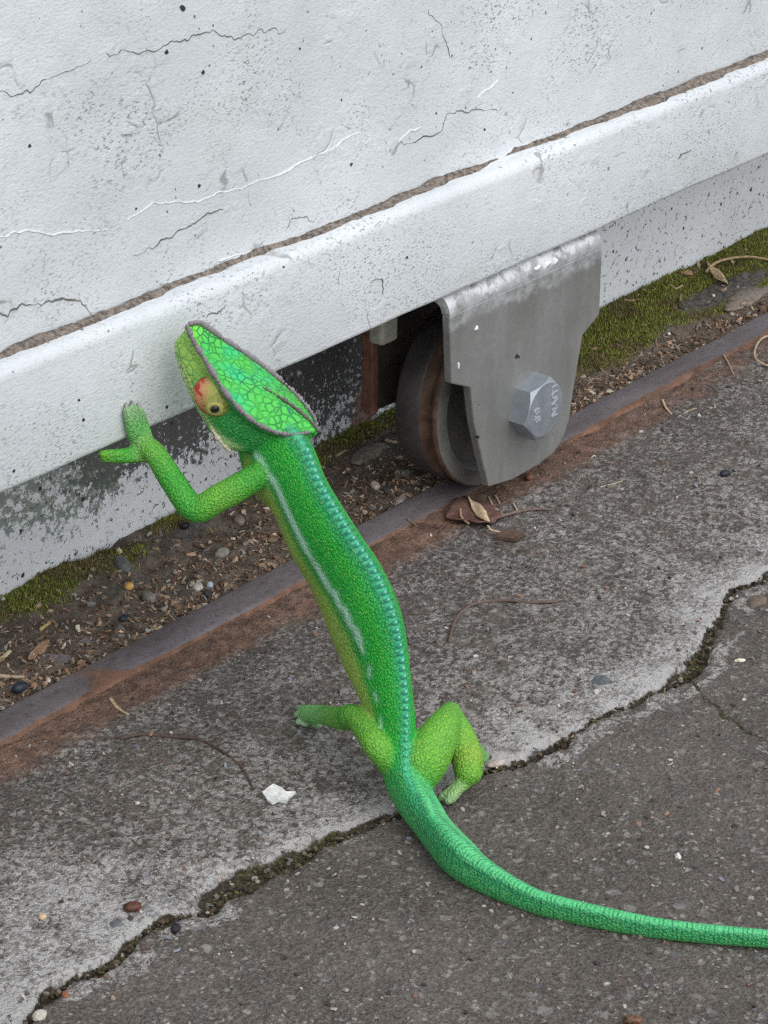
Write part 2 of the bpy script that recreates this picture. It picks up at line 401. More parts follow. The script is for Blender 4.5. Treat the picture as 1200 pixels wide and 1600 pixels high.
# ------------------------------------------------------------------ the ground
gx0, gx1, gy0 = -.46, .42, -.36
def lines(a, b, step, far_lo, far_hi):
    lo = a-np.geomspace(step*2, a-far_lo, 22)[::-1]; hi = b+np.geomspace(step*2, far_hi-b, 22)
    return np.concatenate([lo, np.arange(a, b+1e-9, step), hi])
CRK = np.array([onz(*q)[:2] for q in [(-90, 1690), (-20, 1640), (40, 1600), (75, 1550), (120, 1525), (175, 1505), (200, 1480), (220, 1457), (260, 1430), (325, 1420),
    (331, 1396), (370, 1372), (410, 1352), (460, 1335), (525, 1300), (595, 1275), (660, 1248), (757, 1206), (803, 1190), (859, 1171), (897, 1148), (939, 1120),
    (985, 1097), (1041, 1073), (1083, 1041), (1111, 989), (1130, 952), (1149, 919), (1181, 910), (1200, 896), (1260, 850), (1330, 840), (1420, 760)]])
CRKW = np.array([1, 1.5, 2, 3, 3, 2, 2.2, 2.4, 2.2, 3, 5, 6, 5.5, 4, 3.4, 2.6, 2.2, 1.8, 2.6, 3, 2, 1.8, 1.8, 2, 4.5, 1.8, 1.8, 3, 4, 2.4, 2, 2, 1])*.001
BRN = np.array([onz(*q)[:2] for q in [(1074, 1060), (1102, 1092), (1139, 1115), (1163, 1143), (1200, 1162), (1260, 1180)]])

def conc_h(x, y): return (fbm(x, y, 14, 3, 2)-.5)*.004+(fbm(x, y, 160, 3, 3)-.5)*.0018+(fbm(x, y, 420, 2, 4)-.5)*.0011+sstep(-.02, .0, y)*.0012
xs = lines(gx0, gx1, .0016, -12, 14); ys = np.concatenate([-np.geomspace(.0032, 12, 24)[::-1]+gy0, np.arange(gy0, .0026, .0016)])
X, Y = np.meshgrid(xs, ys, indexing='ij'); x, y = X.ravel(), Y.ravel()
P2 = np.stack([x+(fbm(x, y, 130, 3, 5)-.5)*.006, y+(fbm(x, y, 130, 3, 9)-.5)*.006], 1)
near = (np.abs(x) < .6) & (y > -.5)
d = np.full(len(x), 1.0); fr = np.zeros(len(x)); sd = np.zeros(len(x))
d[near], fr[near], sd[near] = polydist(P2[near], CRK)
wd = np.interp(fr, np.arange(len(CRKW)), CRKW)*(.75+.7*fbm(x, y, 60, 2, 31))
groove = sstep(1.25, .55, d/wd)
db = np.full(len(x), 1.0); db[near], _, _ = polydist(P2[near], BRN)
hair = sstep(.0016, .0006, db)*.7
z = conc_h(x, y)*near
z -= groove*np.clip(wd*.9, .0015, .0036)+hair*.0012
upper = sd*(CRK[-1][0] > CRK[0][0] and 1 or -1) > 0
lime = np.where(upper, np.exp(-d/.016)*1.0+.33, .05)*near
lime += near*np.exp(-((x+.36)/.05)**2-((y+.09)/.03)**2)*.35
lime = lime*(.55+.9*fbm(x, y, 26, 3, 77))*(.30+1.4*fbm(x, y, 85, 3, 78))+near*np.where((~upper) & (d < .011) & (fbm(x, y, 40, 2, 5) > .55), .5, 0)
mossc = np.maximum(groove*(.62+.5*(fbm(x, y, 55, 3, 8)-.3)), hair*.9)
rust = sstep(-.031, -.006, y)
rust = rust*(1-.35*sstep(.0, .25, x))
ground = mesh('concrete_pavement', np.stack([x, y, z], 1), gridfaces(len(xs), len(ys)), M_CONC, attrs=dict(lime=lime, moss=mossc, rust=rust))
tag(ground, kind='structure')
V, Fc = box(-60, 60, -60, 60, -.6, -.03)
tag(mesh('ground', V, Fc, M_SOIL, smooth=False), kind='structure')

# soil strip between the low wall and the track
xs2 = lines(-.42, .46, .0016, -12, 14); ys2 = np.arange(.0165, .0945, .0013)
X, Y = np.meshgrid(xs2, ys2, indexing='ij'); x, y = X.ravel(), Y.ravel()
def mossmask(x, y):
    wall = sstep(.055, .084, y); n = fbm(x, y, 45, 4, 41)
    right = sstep(.05, .10, x)*sstep(.032, .05, y)
    return np.clip(np.maximum(wall*.62*sstep(-.03, -.09, x)+.60*sstep(.066, .083, y)*sstep(-.09, 0, x), right*.80)+(n-.5)*1.1, 0, 1)
def greymask(x, y):
    g = np.exp(-((x-.005)/.03)**2-((y-.066)/.010)**2)+np.exp(-((x-.27)/.05)**2-((y-.055)/.012)**2)+.9*np.exp(-((x+.12)/.022)**2-((y-.071)/.007)**2)+.7*np.exp(-((x+.17)/.03)**2-((y-.058)/.008)**2)
    return np.clip(g, 0, 1)
def soil_z(x, y):
    x = np.asarray(x, float); y = np.asarray(y, float)
    z = -.0022+(fbm(x, y, 40, 4, 51)-.5)*.007+(fbm(x, y, 260, 3, 52)-.5)*.0022+mossmask(x, y)*.0022+greymask(x, y)*.002
    return np.where(np.abs(x) < .7, z, -.002)
zz = soil_z(x, y)
so = mesh('soil_strip', np.stack([x, y, zz], 1), gridfaces(len(xs2), len(ys2)), M_SOIL, attrs=dict(moss=mossmask(x, y), grey=greymask(x, y)))
tag(so, kind='structure')

# steel track the wheel runs on
prof = [(.0183, -.012), (.0183, .0018), (.0178, .0024), (.0165, .0026), (.010, .0027), (.0048, .0026), (.0025, .0022), (.0012, .0014), (.0004, -.0005), (.0, -.012)]
rst = [0.1, .1, .12, .1, .1, .22, .45, .8, 1.0, 1.0]
xr = lines(-.42, .46, .006, -6, 7); n = len(prof)
V = np.array([(xx, p[0], p[1]) for xx in xr for p in prof]); V[:, 1] += (vnoise(V[:, 0]*60, V[:, 1]*0, 3)-.5)*.0006*(np.abs(V[:, 0]) < .5)
# the flat bar is dirty where mud has crept over it: one known patch beside the leaf litter
RA = np.tile(rst, len(xr)) + .45*np.exp(-((V[:, 0]+.235)/.012)**2) + .25*sstep(.02, .12, V[:, 0])
t = tag(mesh('gate_track', V, gridfaces(len(xr), n), M_RAILSTEEL, attrs=dict(rust=RA)), 'long rusted steel ground track under the gate wheel', 'track')
sharp(t, 50)

# low wall behind the gate
xw = lines(-.42, .5, .006, -3, 4); zw = np.concatenate([np.arange(-.02, .15, .005), np.linspace(.2, .9, 6)])
Xw, Zw = np.meshgrid(xw, zw, indexing='ij'); x, z = Xw.ravel(), Zw.ravel()
yw = .090+(fbm(x, z, 25, 3, 60)-.5)*.0018
up_ = sstep(.012, .046, z+.016*(fbm(x, z, 50, 3, 5)-.5))
g = up_*(.95*np.exp(-((x+.14)/.022)**2)+1.0*np.exp(-((x+.098)/.020)**2))+(.26+.34*sstep(.0, .045, z))*sstep(-.075, -.045, x)*sstep(.05, .03, x)+.95*sstep(.055, .075, z+.02*(fbm(x, z, 50, 3, 5)-.5))*np.exp(-((x-.232)/.024)**2)+.46
gr = sstep(-.008, .03, z+.03*(fbm(x, z, 40, 3, 4)-.5))*sstep(-.115, -.15, x)*.80+.9*np.exp(-((x-.262)/.005)**2-((z-.030)/.009)**2)
ru = .95*np.exp(-((x-.018)/.016)**2)*sstep(.05, .0, z)+.95*np.exp(-((x-.282)/.0035)**2-((z-.072)/.007)**2)
lw = empty('low_wall', (0.2, .13, 0), 'low white painted wall with black and green stains behind the gate', 'wall')
mesh('painted_face', np.stack([x, yw, z], 1), gridfaces(len(xw), len(zw)), M_WALL, lw, attrs=dict(grime=np.clip(g, 0, 1), green=np.clip(gr, 0, 1), rust=np.clip(ru, 0, 1)))
V, Fc = box(-3.0, 4.0, .0925, .20, -.02, .9); mesh('wall_core', V, Fc, M_WALL, lw, smooth=False)

# ------------------------------------------------------------------ sliding gate
GY = -.0175                     # front of the bottom rail
ZB, ZT = .1085, .1525           # bottom and top of the rail
GX0, GX1 = -1.3, 2.2
gate = empty('sliding_gate', (.3, .0, ZB), 'white sheet metal sliding gate with cracked dirty paint', 'gate')
# bottom rail: tube with rounded corners, slightly wavy where paint is thick
cs = []
def arc(cy_, cz, r, a0, a1, k=6):
    for a in np.linspace(a0, a1, k): cs.append((cy_+r*math.cos(a), cz+r*math.sin(a)))
H = math.pi/2; r = .0045
arc(GY+.0022, ZB+.0022, .0022, 2*H, 3*H, 4); arc(.0325-.0022, ZB+.0022, .0022, 3*H, 4*H, 4); arc(.0325-r, ZT-r, r, 0, H); arc(GY+r, ZT-r, r, H, 2*H)
cs = np.array(cs); xg = lines(-.36, .30, .004, GX0, GX1); n = len(cs)
V = np.array([(xx, c[0], c[1]) for xx in xg for c in cs])
V[:, 1] += (fbm(V[:, 0], V[:, 2], 30, 3, 70)-.5)*.0012*(np.abs(V[:, 0]) < .5); V[:, 2] += (fbm(V[:, 0], V[:, 1], 24, 3, 71)-.5)*.0009*(np.abs(V[:, 0]) < .5)
Fr = [tuple(f) for f in gridfaces(len(xg), n, True)]+[tuple(range(n)), tuple((len(xg)-1)*n+np.arange(n)[::-1])]
mesh('bottom_rail', V, Fr, M_RAIL, gate)
# panel sheet above it, set back behind the rail's front
PY = -.0068
zp = np.concatenate([np.arange(ZT-.003, .30, .004), np.linspace(.34, 1.25, 8)])
Xp, Zp = np.meshgrid(xg, zp, indexing='ij'); x, z = Xp.ravel(), Zp.ravel()
yp = PY+((fbm(x, z, 12, 3, 80)-.5)*.004+(fbm(x, z, 60, 3, 81)-.5)*.001)*(np.abs(x) < .5)
k = len(x)
V = np.concatenate([np.stack([x, yp, z], 1), np.stack([x, np.full(k, PY+.006), z], 1)])
Fp = gridfaces(len(xg), len(zp)); mesh('panel_sheet', V, np.concatenate([Fp, Fp[:, ::-1]+k]), M_PANEL, gate)
o = mesh('top_rail', *box(GX0, GX1, GY, .0325, 1.25, 1.295), M_RAIL, gate, smooth=False); bevel(o, .004)
for a in (GX0-.0405, GX1+.0005):
    o = mesh('stile', *box(a, a+.04, GY, .0325, ZB, 1.295), M_RAIL, gate, smooth=False); bevel(o, .004)
# dirt caked on the ledge between rail and sheet: lumpy fillet
xd = np.arange(-1.25, 1.6, .0013)
V = []; prof_d = [(0, 0), (.3, .9), (.55, .62), (.8, .25), (1.0, 0.0)]
wdt = .0024+.0085*np.clip(fbm(xd, xd*0, 32, 3, 90)-.12, 0, 1)+.0022*sstep(.0, .1, xd); hgt = .0010+.0036*fbm(xd, xd*0+3, 45, 4, 91)**1.5
for i, xx in enumerate(xd):
    for j, (u, v) in enumerate(prof_d):
        jit = ((hash2(np.array([i]), np.array([j]), 3)[0]-.5)*.0004+(vnoise(np.array([xx*210+j*7.3]), np.array([j*1.7]), 6)[0]-.5)*.0016) if 0 < j < 4 else 0
        V.append((xx, PY+.0012-u*wdt[i]*.95+jit, ZT-.0004+v*hgt[i]+abs(jit)*.5-(.0016 if j == 4 else 0)))
mesh('ledge_dirt', V, gridfaces(len(xd), len(prof_d)), M_DIRT, gate)

def ribbon(pts, w, th, name, mat, parent, jit=.0007, lift=0.0, tilt=0.0):
    """thin raised strip following points on a vertical face (x,z), facing -y"""
    P = np.array(pts); L = np.r_[0, np.cumsum(np.linalg.norm(np.diff(P, axis=0), axis=1))]
    n = max(6, int(L[-1]/.0011)); t = np.linspace(0, L[-1], n)
    Q = np.stack([np.interp(t, L, P[:, k]) for k in range(3)], 1)
    Q[:, 2] += (fbm(t, t*0+P[0, 0]*50, 260, 3, 5)-.5)*jit*6; Q[:, 0] += (fbm(t, t*0+9, 260, 3, 6)-.5)*jit*4
    ww = w*np.clip(fbm(t, t*0+P[0, 2]*90, 150, 3, 8)*3.0-.75, .04, 1.5)*np.minimum(1, np.minimum(t, L[-1]-t)/.004+.12)
    V = []
    for i in range(n):
        V += [(Q[i, 0], Q[i, 1]+.0007, Q[i, 2]-ww[i]), (Q[i, 0], Q[i, 1]-th, Q[i, 2]-ww[i]*.6), (Q[i, 0], Q[i, 1]-th-tilt, Q[i, 2]+ww[i]*.6), (Q[i, 0], Q[i, 1]+.0007, Q[i, 2]+ww[i])]
    return mesh(name, V, gridfaces(n, 4), mat, parent, smooth=False)
def onpanel(pts, Y=PY):
    out = []
    for a, b in pts:
        q = ony(a, b, Y)
        if Y == PY: q = ony(a, b, float(PY+(fbm(q[:1], q[2:], 12, 3, 80)[0]-.5)*.004+(fbm(q[:1], q[2:], 60, 3, 81)[0]-.5)*.001))
        else: q = ony(a, b, float(Y+(fbm(q[:1], q[2:], 30, 3, 70)[0]-.5)*.0012))
        out.append(q)
    return out
for pts, ww in [([(-30, 138), (0, 146), (20, 150), (50, 142), (75, 120), (115, 105), (140, 92)], .00030), ([(165, 88), (190, 76), (215, 84), (245, 76), (280, 62), (330, 51), (355, 61), (400, 50), (445, 47)], .00034),
                ([(-30, 488), (0, 487), (12, 491), (30, 480), (60, 477), (85, 469), (115, 469), (128, 478), (140, 492)], .00036), ([(207, 402), (240, 388), (262, 370), (290, 357), (318, 338), (347, 325)], .00028),
                ([(625, 226), (655, 216), (690, 205), (700, 174), (740, 174), (757, 169), (778, 172)], .00026), ([(448, 352), (458, 343), (480, 344), (492, 347)], .0003), ([(668, 18), (672, 27), (688, 32), (696, 60), (702, 90)], .0002)]:
    q = onpanel(pts); ribbon(q, ww, .00022, 'paint_crack', M_CRACK, gate)
for pts, ww in [([(198, 342), (220, 330), (240, 316), (255, 319), (280, 313), (310, 315), (340, 303), (375, 294), (430, 275), (470, 255), (520, 232), (560, 205)], .00034), ([(-20, 372), (10, 368), (40, 358), (75, 366), (120, 362), (168, 360)], .00036),
                ([(485, 246), (510, 235), (535, 222)], .0005), ([(622, 222), (640, 205), (660, 196)], .0005), ([(745, 150), (765, 140), (780, 124)], .0004), ([(255, 470), (285, 462), (345, 440), (365, 412)], .0006), ([(340, 408), (380, 395)], .0005)]:
    q = onpanel(pts); ribbon(q, ww*.6, .00035, 'peeling_edge', M_LIP, gate, jit=.0004)
for pts in [([(320, 495), (338, 494), (348, 484), (352, 478)]), ([(578, 445), (598, 434), (599, 456)]), ([(530, 424), (530, 444)]), ([(375, 457), (388, 461)]), ([(960, 243), (968, 238), (978, 234)]), ([(1060, 250), (1065, 240), (1080, 235)])]:
    q = onpanel(pts, GY); ribbon(q, .00028, .0002, 'paint_crack', M_CRACK, gate)
for px_, py_, rr, Y in [(317, 113, .0011, PY), (285, 12, .0016, PY), (260, 82, .0010, PY), (468, 76, .0006, PY), (311, 290, .0008, PY), (46, 228, .0007, PY), (757, 202, .0006, PY), (549, 256, .0006, PY), (212, 326, .0005, PY), (533, 156, .0005, PY),
                        (260, 636, .0007, GY), (123, 625, .0007, GY), (130, 656, .0007, GY), (21, 736, .0007, GY), (636, 402, .0007, GY), (443, 417, .0004, GY)]:
    c = onpanel([(px_, py_)], Y)[0]; a = np.linspace(0, 2*np.pi, 9, endpoint=False)
    rad = rr*(1+.35*np.array([random.uniform(-1, 1) for _ in a]))
    V = np.concatenate([np.stack([c[0]+rad*np.cos(a), np.full(9, c[1]+.0006), c[2]+rad*np.sin(a)], 1), np.stack([c[0]+.7*rad*np.cos(a), np.full(9, c[1]-.0004), c[2]+.7*rad*np.sin(a)], 1)])
    mesh('dirt_speck', V, [tuple(range(9)), tuple(range(17, 8, -1))]+[(i, i+9, (i+1) % 9+9, (i+1) % 9) for i in range(9)], M_BLACK, gate, smooth=False)

# wheel bracket: a folded steel channel welded under the rail, front plate in view
WC = np.array([-.001, 0.0, .0432]); PX, TH = -.0015, .0042
pl = [(703, 478), (706, 600), (735, 606), (741, 660), (752, 712), (764, 761), (800, 750), (840, 728), (868, 706), (882, 680), (890, 655), (898, 600), (911, 524), (937, 492), (941, 390)]
pl = [ony(a, b, GY)[[0, 2]] for a, b in pl]; ztop = ZB-.0085
out_ = [(pl[0][0], ztop), (pl[1][0], pl[1][1])] + [tuple(q) for q in pl[2:14]] + [(pl[13][0]+.0003, ztop)]
# finer: rounded foot
brk_at = (PX, GY, .0123)
plate = mesh('wheel_bracket', *prism(out_, GY, GY+TH), M_PLATE, gate, smooth=False, at=brk_at); fixn(plate); bevel(plate, .0007, 2)
tag(plate, 'grey steel wheel bracket with white overspray along the weld')
xl, xrr = out_[0][0], out_[-1][0]
V = []; R1, R0 = .0085, .0085-TH; A = np.linspace(math.pi, H, 9)
ring = [(GY+R1+R1*math.cos(a), ztop-.0008*0+R1*math.sin(a)) for a in A]+[(.031, ztop+R1)]
ringi = [(GY+R1+R0*math.cos(a), ztop+R0*math.sin(a)) for a in A]+[(.031, ztop+R0)]
ringall = ring+ringi[::-1]; m = len(ringall)
for xx in (xl+.0004, xl, xrr, xrr-.0004):
    V += [(xx, a, b) for a, b in ringall]
V = np.array(V).reshape(4, m, 3)[[1, 2]].reshape(-1, 3)
# cut the far upper corner of the fold slightly, as in the photograph
Fc = [tuple(range(m-1, -1, -1)), tuple(m+np.arange(m))]+[(i, (i+1) % m, (i+1) % m+m, i+m) for i in range(m)]
fold = mesh('folded_top', V, Fc, M_PLATE, plate, smooth=True); fixn(fold); sharp(fold, 40)
# back plate of the channel, its shade put into the dark colour
bp = [(-.0343, ZB-.001), (-.0343, .0368), (.02, .0340), (.030, .045), (.034, .07), (.045, .078), (.045, ZB-.001)]
o = mesh('back_plate', *prism(bp, .0385, .0425), M_DARKPLATE, plate, smooth=False); fixn(o); bevel(o, .0005, 1)
o = mesh('rusty_edge', *box(-.0385, -.0341, .0372, .0432, .0362, ZB-.001), M_RUSTEDGE, plate, smooth=False); bevel(o, .0008, 2)
q = ony(600, 533, .025)
o = mesh('cream_tab', *box(q[0]-.006, q[0]+.005, .021, .029, .0755, ZB+.0005), M_CREAM, plate, smooth=False); bevel(o, .0018, 3)
# white paint runs on the plate
for (a, b), sx, sz in [((840, 419), .004, .0016), ((855, 413), .0055, .0018), ((868, 408), .003, .0020), ((744, 513), .0022, .0014), ((716, 571), .0006, .0022)]:
    q = ony(a, b, GY); 
    if q[2] > ztop: q = ony(a, b, GY+.0006)
    u = np.linspace(0, 2*np.pi, 11, endpoint=False); kx = 1+.3*np.cos(3*u+a)
    V = np.concatenate([np.stack([q[0]+sx*.55*kx*np.cos(u), np.full(11, q[1]+.001), q[2]+sz*.8*kx*np.sin(u)+.25*sx*np.cos(u)*.4], 1), np.stack([q[0]+sx*.4*kx*np.cos(u), np.full(11, q[1]-.0006), q[2]+sz*.55*kx*np.sin(u)+.2*sx*np.cos(u)*.4], 1)])
    mesh('paint_blob', V, [tuple(range(11)), tuple(range(21, 10, -1))]+[(i, i+11, (i+1) % 11+11, (i+1) % 11) for i in range(11)], M_SPLASH, plate)
# hexagonal bolt head
bolt_at = (WC[0], GY, WC[2]+.0006); HR, HH = .0141, .0092; rot0 = math.radians(12)
ring6 = lambda rr, yy: [(bolt_at[0]+rr*math.cos(rot0+i*math.pi/3), bolt_at[1]-yy, bolt_at[2]+rr*math.sin(rot0+i*math.pi/3)) for i in range(6)]
def hexcone(rr, yy, nseg=48):
    """hexagon whose corners are turned off by a 30 degree chamfer"""
    pts = []
    for i in range(nseg):
        a = 2*math.pi*i/nseg; b = ((a) % (math.pi/3))-math.pi/6; hr = HR*math.cos(math.pi/6)/math.cos(b)
        pts.append((a, hr))
    return pts
V = []; hx = hexcone(0, 0); ns = len(hx); face_r = HR*math.cos(math.pi/6)*.965
for yy_ in (0.0, 1.0):
    for a, hr in hx:
        dep = 0.0 if yy_ == 0 else HH-(hr-face_r)*.62
        V.append((bolt_at[0]+hr*math.cos(a+rot0), bolt_at[1]-dep, bolt_at[2]+hr*math.sin(a+rot0)))
for a, hr in hx: V.append((bolt_at[0]+face_r*math.cos(a+rot0), bolt_at[1]-HH, bolt_at[2]+face_r*math.sin(a+rot0)))
Fb = [tuple(f) for f in gridfaces(3, ns, True)]+[tuple(2*ns+np.arange(ns))]
bolt = mesh('bolt_head', V, Fb, M_BOLT, plate, at=bolt_at); fixn(bolt); sharp(bolt, 20)

def lettering(txt, size, c, ang, parent):
    cu = bpy.data.curves.new('lettering', 'FONT'); cu.body = txt; cu.size = size; cu.extrude = .0003; cu.align_x = 'CENTER'; cu.align_y = 'CENTER'
    cu.resolution_u = 3
    tmp = bpy.data.objects.new('tmp', cu); COL.objects.link(tmp); bpy.context.view_layer.update()
    dg = bpy.context.evaluated_depsgraph_get(); me = bpy.data.meshes.new_from_object(tmp.evaluated_get(dg)); bpy.data.objects.remove(tmp)
    V = np.array([v.co[:] for v in me.vertices]); Fl = [tuple(p.vertices) for p in me.polygons]
    ca, sa = math.cos(ang), math.sin(ang)
    u = V[:, 0]*ca-V[:, 1]*sa; v = V[:, 0]*sa+V[:, 1]*ca
    W = np.stack([c[0]+u, c[1]-V[:, 2], c[2]+v], 1)
    return mesh('lettering', W, Fl, M_LETTER, parent, smooth=False)
fy = GY-HH-.0001
lettering('8.8', .0055, (bolt_at[0]-.0062, fy, bolt_at[2]-.0005), math.radians(-83), plate)
lettering('LUVN', .0058, (bolt_at[0]+.0058, fy, bolt_at[2]+.0022), math.radians(-88), plate)
# wheel: near flange, rusty groove, broad dark tread
wheel = mesh('wheel', *lathe([(.004, .0235), (.0385, .0235), (.0400, .0225), (.0405, .021), (.0405, .0112), (.0398, .0102)], WC, n=96), M_TREAD, gate, at=(WC[0], .011, WC[2])); sharp(wheel, 40)
mesh('groove', *lathe([(.0398, .0102), (.0372, .0085), (.0368, .0065), (.0378, .0050), (.0397, .0036)], WC, n=96), M_GROOVE, wheel)
o = mesh('near_flange', *lathe([(.0397, .0036), (.0405, .0026), (.0405, .0012), (.0398, .0003)], WC, n=96), M_GROOVE, wheel); sharp(o, 40)
o = mesh('wheel_face', *lathe([(.0398, .0003), (.0388, .0), (.0335, .0), (.0325, .0008), (.0305, .0052), (.015, .0055), (.0145, -.001), (.010, -.0015)], WC, n=96), M_DISH, wheel); sharp(o, 30)
o = mesh('axle', *lathe([(.0, -.0185), (.008, -.0185), (.008, .040), (.0, .040)], WC, n=24), M_DARKPLATE, wheel); sharp(o, 40)
# ------------------------------------------------------------------ chameleon
# trunk and tail: pairs of points on the two edges of the body, with the share of the width at which the crest runs
ST = [ # Lx, Ly, Rx, Ry, crest share, width/height, depth or -z
 (366, 694, 446, 658, .74, .80, .956), (376, 726, 474, 690, .80, .76, .947), (402, 763, 500, 722, .88, .66, .9395), (427, 808, 515, 757, .88, .62, .9355),
 (453, 867, 549, 812, .88, .60, .9345), (475, 904, 572, 848, .88, .60, .934), (493, 939, 600, 892, .88, .60, .933), (512, 986, 626, 953, .88, .60, .932),
 (534, 1034, 638, 1012, .88, .62, .931), (556, 1076, 643, 1062, .88, .64, .929), (574, 1118, 648, 1112, .82, .68, .927), (588, 1165, 652, 1160, .74, .74, .925),
 (598, 1210, 660, 1200, .62, .80, .922), (612, 1245, 672, 1228, .52, .85, .917), (636, 1281, 692, 1262, .48, .85, .909), (659, 1318, 706, 1283, .52, .85, -1),
 (690, 1356, 738, 1316, .62, .85, -1), (730, 1381, 768, 1347, .74, .85, -1), (800, 1415, 822, 1380, .82, .85, -1), (850, 1432, 866, 1398, .84, .85, -1),
 (950, 1455, 961, 1420, .85, .85, -1), (1050, 1470, 1057, 1438, .85, .85, -1), (1195, 1482, 1198, 1452, .85, .85, -1), (1330, 1490, 1330, 1466, .85, .85, -1),
 (1450, 1482, 1446, 1463, .85, .85, -1), (1560, 1452, 1552, 1439, .85, .85, -1), (1640, 1405, 1630, 1397, .85, .85, -1)]
STRIPE = [.27, .25, .24, .25, .25, .24, .26, .33, .36, .31, .27, .16, .14]
NS, NT_ = 760, 84
sa = catmull(np.array(ST), NS); ti = np.linspace(0, len(ST)-1, NS)
mid = (sa[:, 0:2]+sa[:, 2:4])/2; wpx = np.linalg.norm(sa[:, 2:4]-sa[:, 0:2], axis=1)
dep0 = np.array([s_[6] for s_ in ST])
for i, s_ in enumerate(ST):
    if dep0[i] < 0:
        m_ = (np.array(s_[0:2])+np.array(s_[2:4]))/2; rr_ = np.hypot(s_[2]-s_[0], s_[3]-s_[1])/2*.205e-3
        q_ = onz(m_[0], m_[1], rr_*1.06); dep0[i] = (q_-CAM)@CF
dep = catmull(dep0, NS)[:, 0]
Cc = np.array([atd(m_[0], m_[1], d_) for m_, d_ in zip(mid, dep)])
T = np.gradient(Cc, axis=0); T /= np.linalg.norm(T, axis=1)[:, None]
th = np.linspace(-np.pi, np.pi, NT_, endpoint=False)
def ringshape(asp):      # unit height 1, egg-shaped with a keel
    zc = np.cos(th); yl = asp*np.sin(th)*(.86-.20*np.cos(th)); return yl, zc
phi = np.zeros(NS); RV = np.zeros((NS, NT_, 3)); hh = np.zeros(NS); dd_ = np.zeros((NS, 3)); frac = np.zeros((NS, NT_)); LL = np.zeros((NS, 3)); ex_ = np.zeros((NS, 3))
for i in range(NS):
    e = (sa[i, 2]-sa[i, 0])*CR+(sa[i, 3]-sa[i, 1])*CD; e /= np.linalg.norm(e)
    vdir = CAM-Cc[i]; vdir /= np.linalg.norm(vdir)
    e1 = vdir-(vdir@T[i])*T[i]; e1 /= np.linalg.norm(e1)
    e2 = np.cross(T[i], e1); e2 *= np.sign(e2@e)
    ex_[i] = e
    yl, zc = ringshape(sa[i, 5])
    lo, hi = -.2, math.pi/2
    for _ in range(26):
        p_ = (lo+hi)/2; d_ = math.cos(p_)*e1+math.sin(p_)*e2; l_ = math.cos(p_)*e2-math.sin(p_)*e1
        o_ = (zc[:, None]*d_+yl[:, None]*l_)@e; fr_ = (d_@e-o_.min())/(o_.max()-o_.min())
        if fr_ < sa[i, 4]: lo = p_
        else: hi = p_
    phi[i] = p_
kern = np.ones(51)/51; phi = np.convolve(np.pad(phi, 25, 'edge'), kern, 'valid')
for i in range(NS):
    e = ex_[i]; vdir = CAM-Cc[i]; vdir /= np.linalg.norm(vdir); e1 = vdir-(vdir@T[i])*T[i]; e1 /= np.linalg.norm(e1); e2 = np.cross(T[i], e1); e2 *= np.sign(e2@e)
    p_ = phi[i]; d_ = math.cos(p_)*e1+math.sin(p_)*e2; l_ = math.cos(p_)*e2-math.sin(p_)*e1
    yl, zc = ringshape(sa[i, 5]); o3 = zc[:, None]*d_+yl[:, None]*l_; o_ = o3@e
    h = wpx[i]*dep[i]/FPX/(o_.max()-o_.min()); hh[i] = h; dd_[i] = d_; LL[i] = l_
    Cc[i] = Cc[i]-e*h*(o_.max()+o_.min())/2
    RV[i] = Cc[i]+h*o3; frac[i] = (o_-o_.min())/(o_.max()-o_.min())
# l_ points to image right = animal's right side, so th<0 is the animal's left flank
NTAIL = 12.6
S = np.repeat(ti[:, None], NT_, 1); TH_ = np.repeat(np.abs(th)[None, :], NS, 0)
def lerp(a, b, t): return a+(b-a)*np.clip(t, 0, 1)[..., None]
g_top = lin(38, 164, 92); g_mid = lin(50, 178, 56); g_low = lin(78, 178, 66); g_bel = lin(168, 188, 92)
col = np.zeros((NS, NT_, 3))+g_mid
A_ = TH_/np.pi
col = lerp(col*0+g_top, col*0+g_mid, (A_-.10)/.12); col = lerp(col, col*0+lin(40, 168, 62), (A_-.24)/.12*np.ones_like(A_)); col = lerp(col, col*0+g_low, (A_-.46)/.10); col = lerp(col, col*0+g_bel, (A_-.60)/.14)
tl = np.clip((S-11.0)/3.0, 0, 1)
tcol = np.zeros_like(col)+lin(70, 176, 112)
tcol = lerp(tcol*0+lin(56, 170, 112), tcol*0+lin(84, 188, 118), (A_-.1)/.25); tcol = lerp(tcol, tcol*0+lin(128, 186, 108), (A_-.5)/.25)
rgt = ((th[None, :] > -.05-.45*sstep(14.5, 17, S)))*np.clip((S-11)/2, 0, 1)*np.maximum(sstep(.05, .14, A_), sstep(15, 17, S))
tcol = lerp(tcol, tcol*0+lin(104, 206, 146), rgt*.9)
# dark teal lengthwise lines on the tail
ln = np.maximum(np.exp(-((A_-.03-.165*sstep(14.5, 17, S)*(th[None, :] < 0))/.04)**2)*((th[None, :] < .05) | (S < 15)), .8*np.exp(-((A_-.27)/.03)**2)*(.4+.6*vnoise(S*9, A_*0, 3)))
tcol = lerp(tcol, tcol*0+lin(14, 112, 84), ln*.85*np.clip((S-12)/2, 0, 1))
col = lerp(col, tcol, tl)
# teal triangles below the crest
ph = np.interp(np.arange(NS), np.arange(NS), np.r_[0, np.cumsum(np.linalg.norm(np.diff(Cc+hh[:, None]*dd_, axis=0), axis=1))])/.0027 % 1.0; tri = np.abs(ph-.5)*2
inner = .02+.15*tri[:, None]*np.clip((11-S)/6, .25, 1)
k = sstep(.012, -.012, A_-inner)*np.clip((13.5-S)/2, 0, 1)
col = lerp(col, col*0+lin(8, 104, 82), k*.95)
inner2 = .10*(1-tri[:, None])**1.3; k = sstep(.01, -.01, A_-inner2)*np.clip((14.5-S)/1.5, 0, 1); col = lerp(col, col*0+lin(92, 198, 164), k*.85)
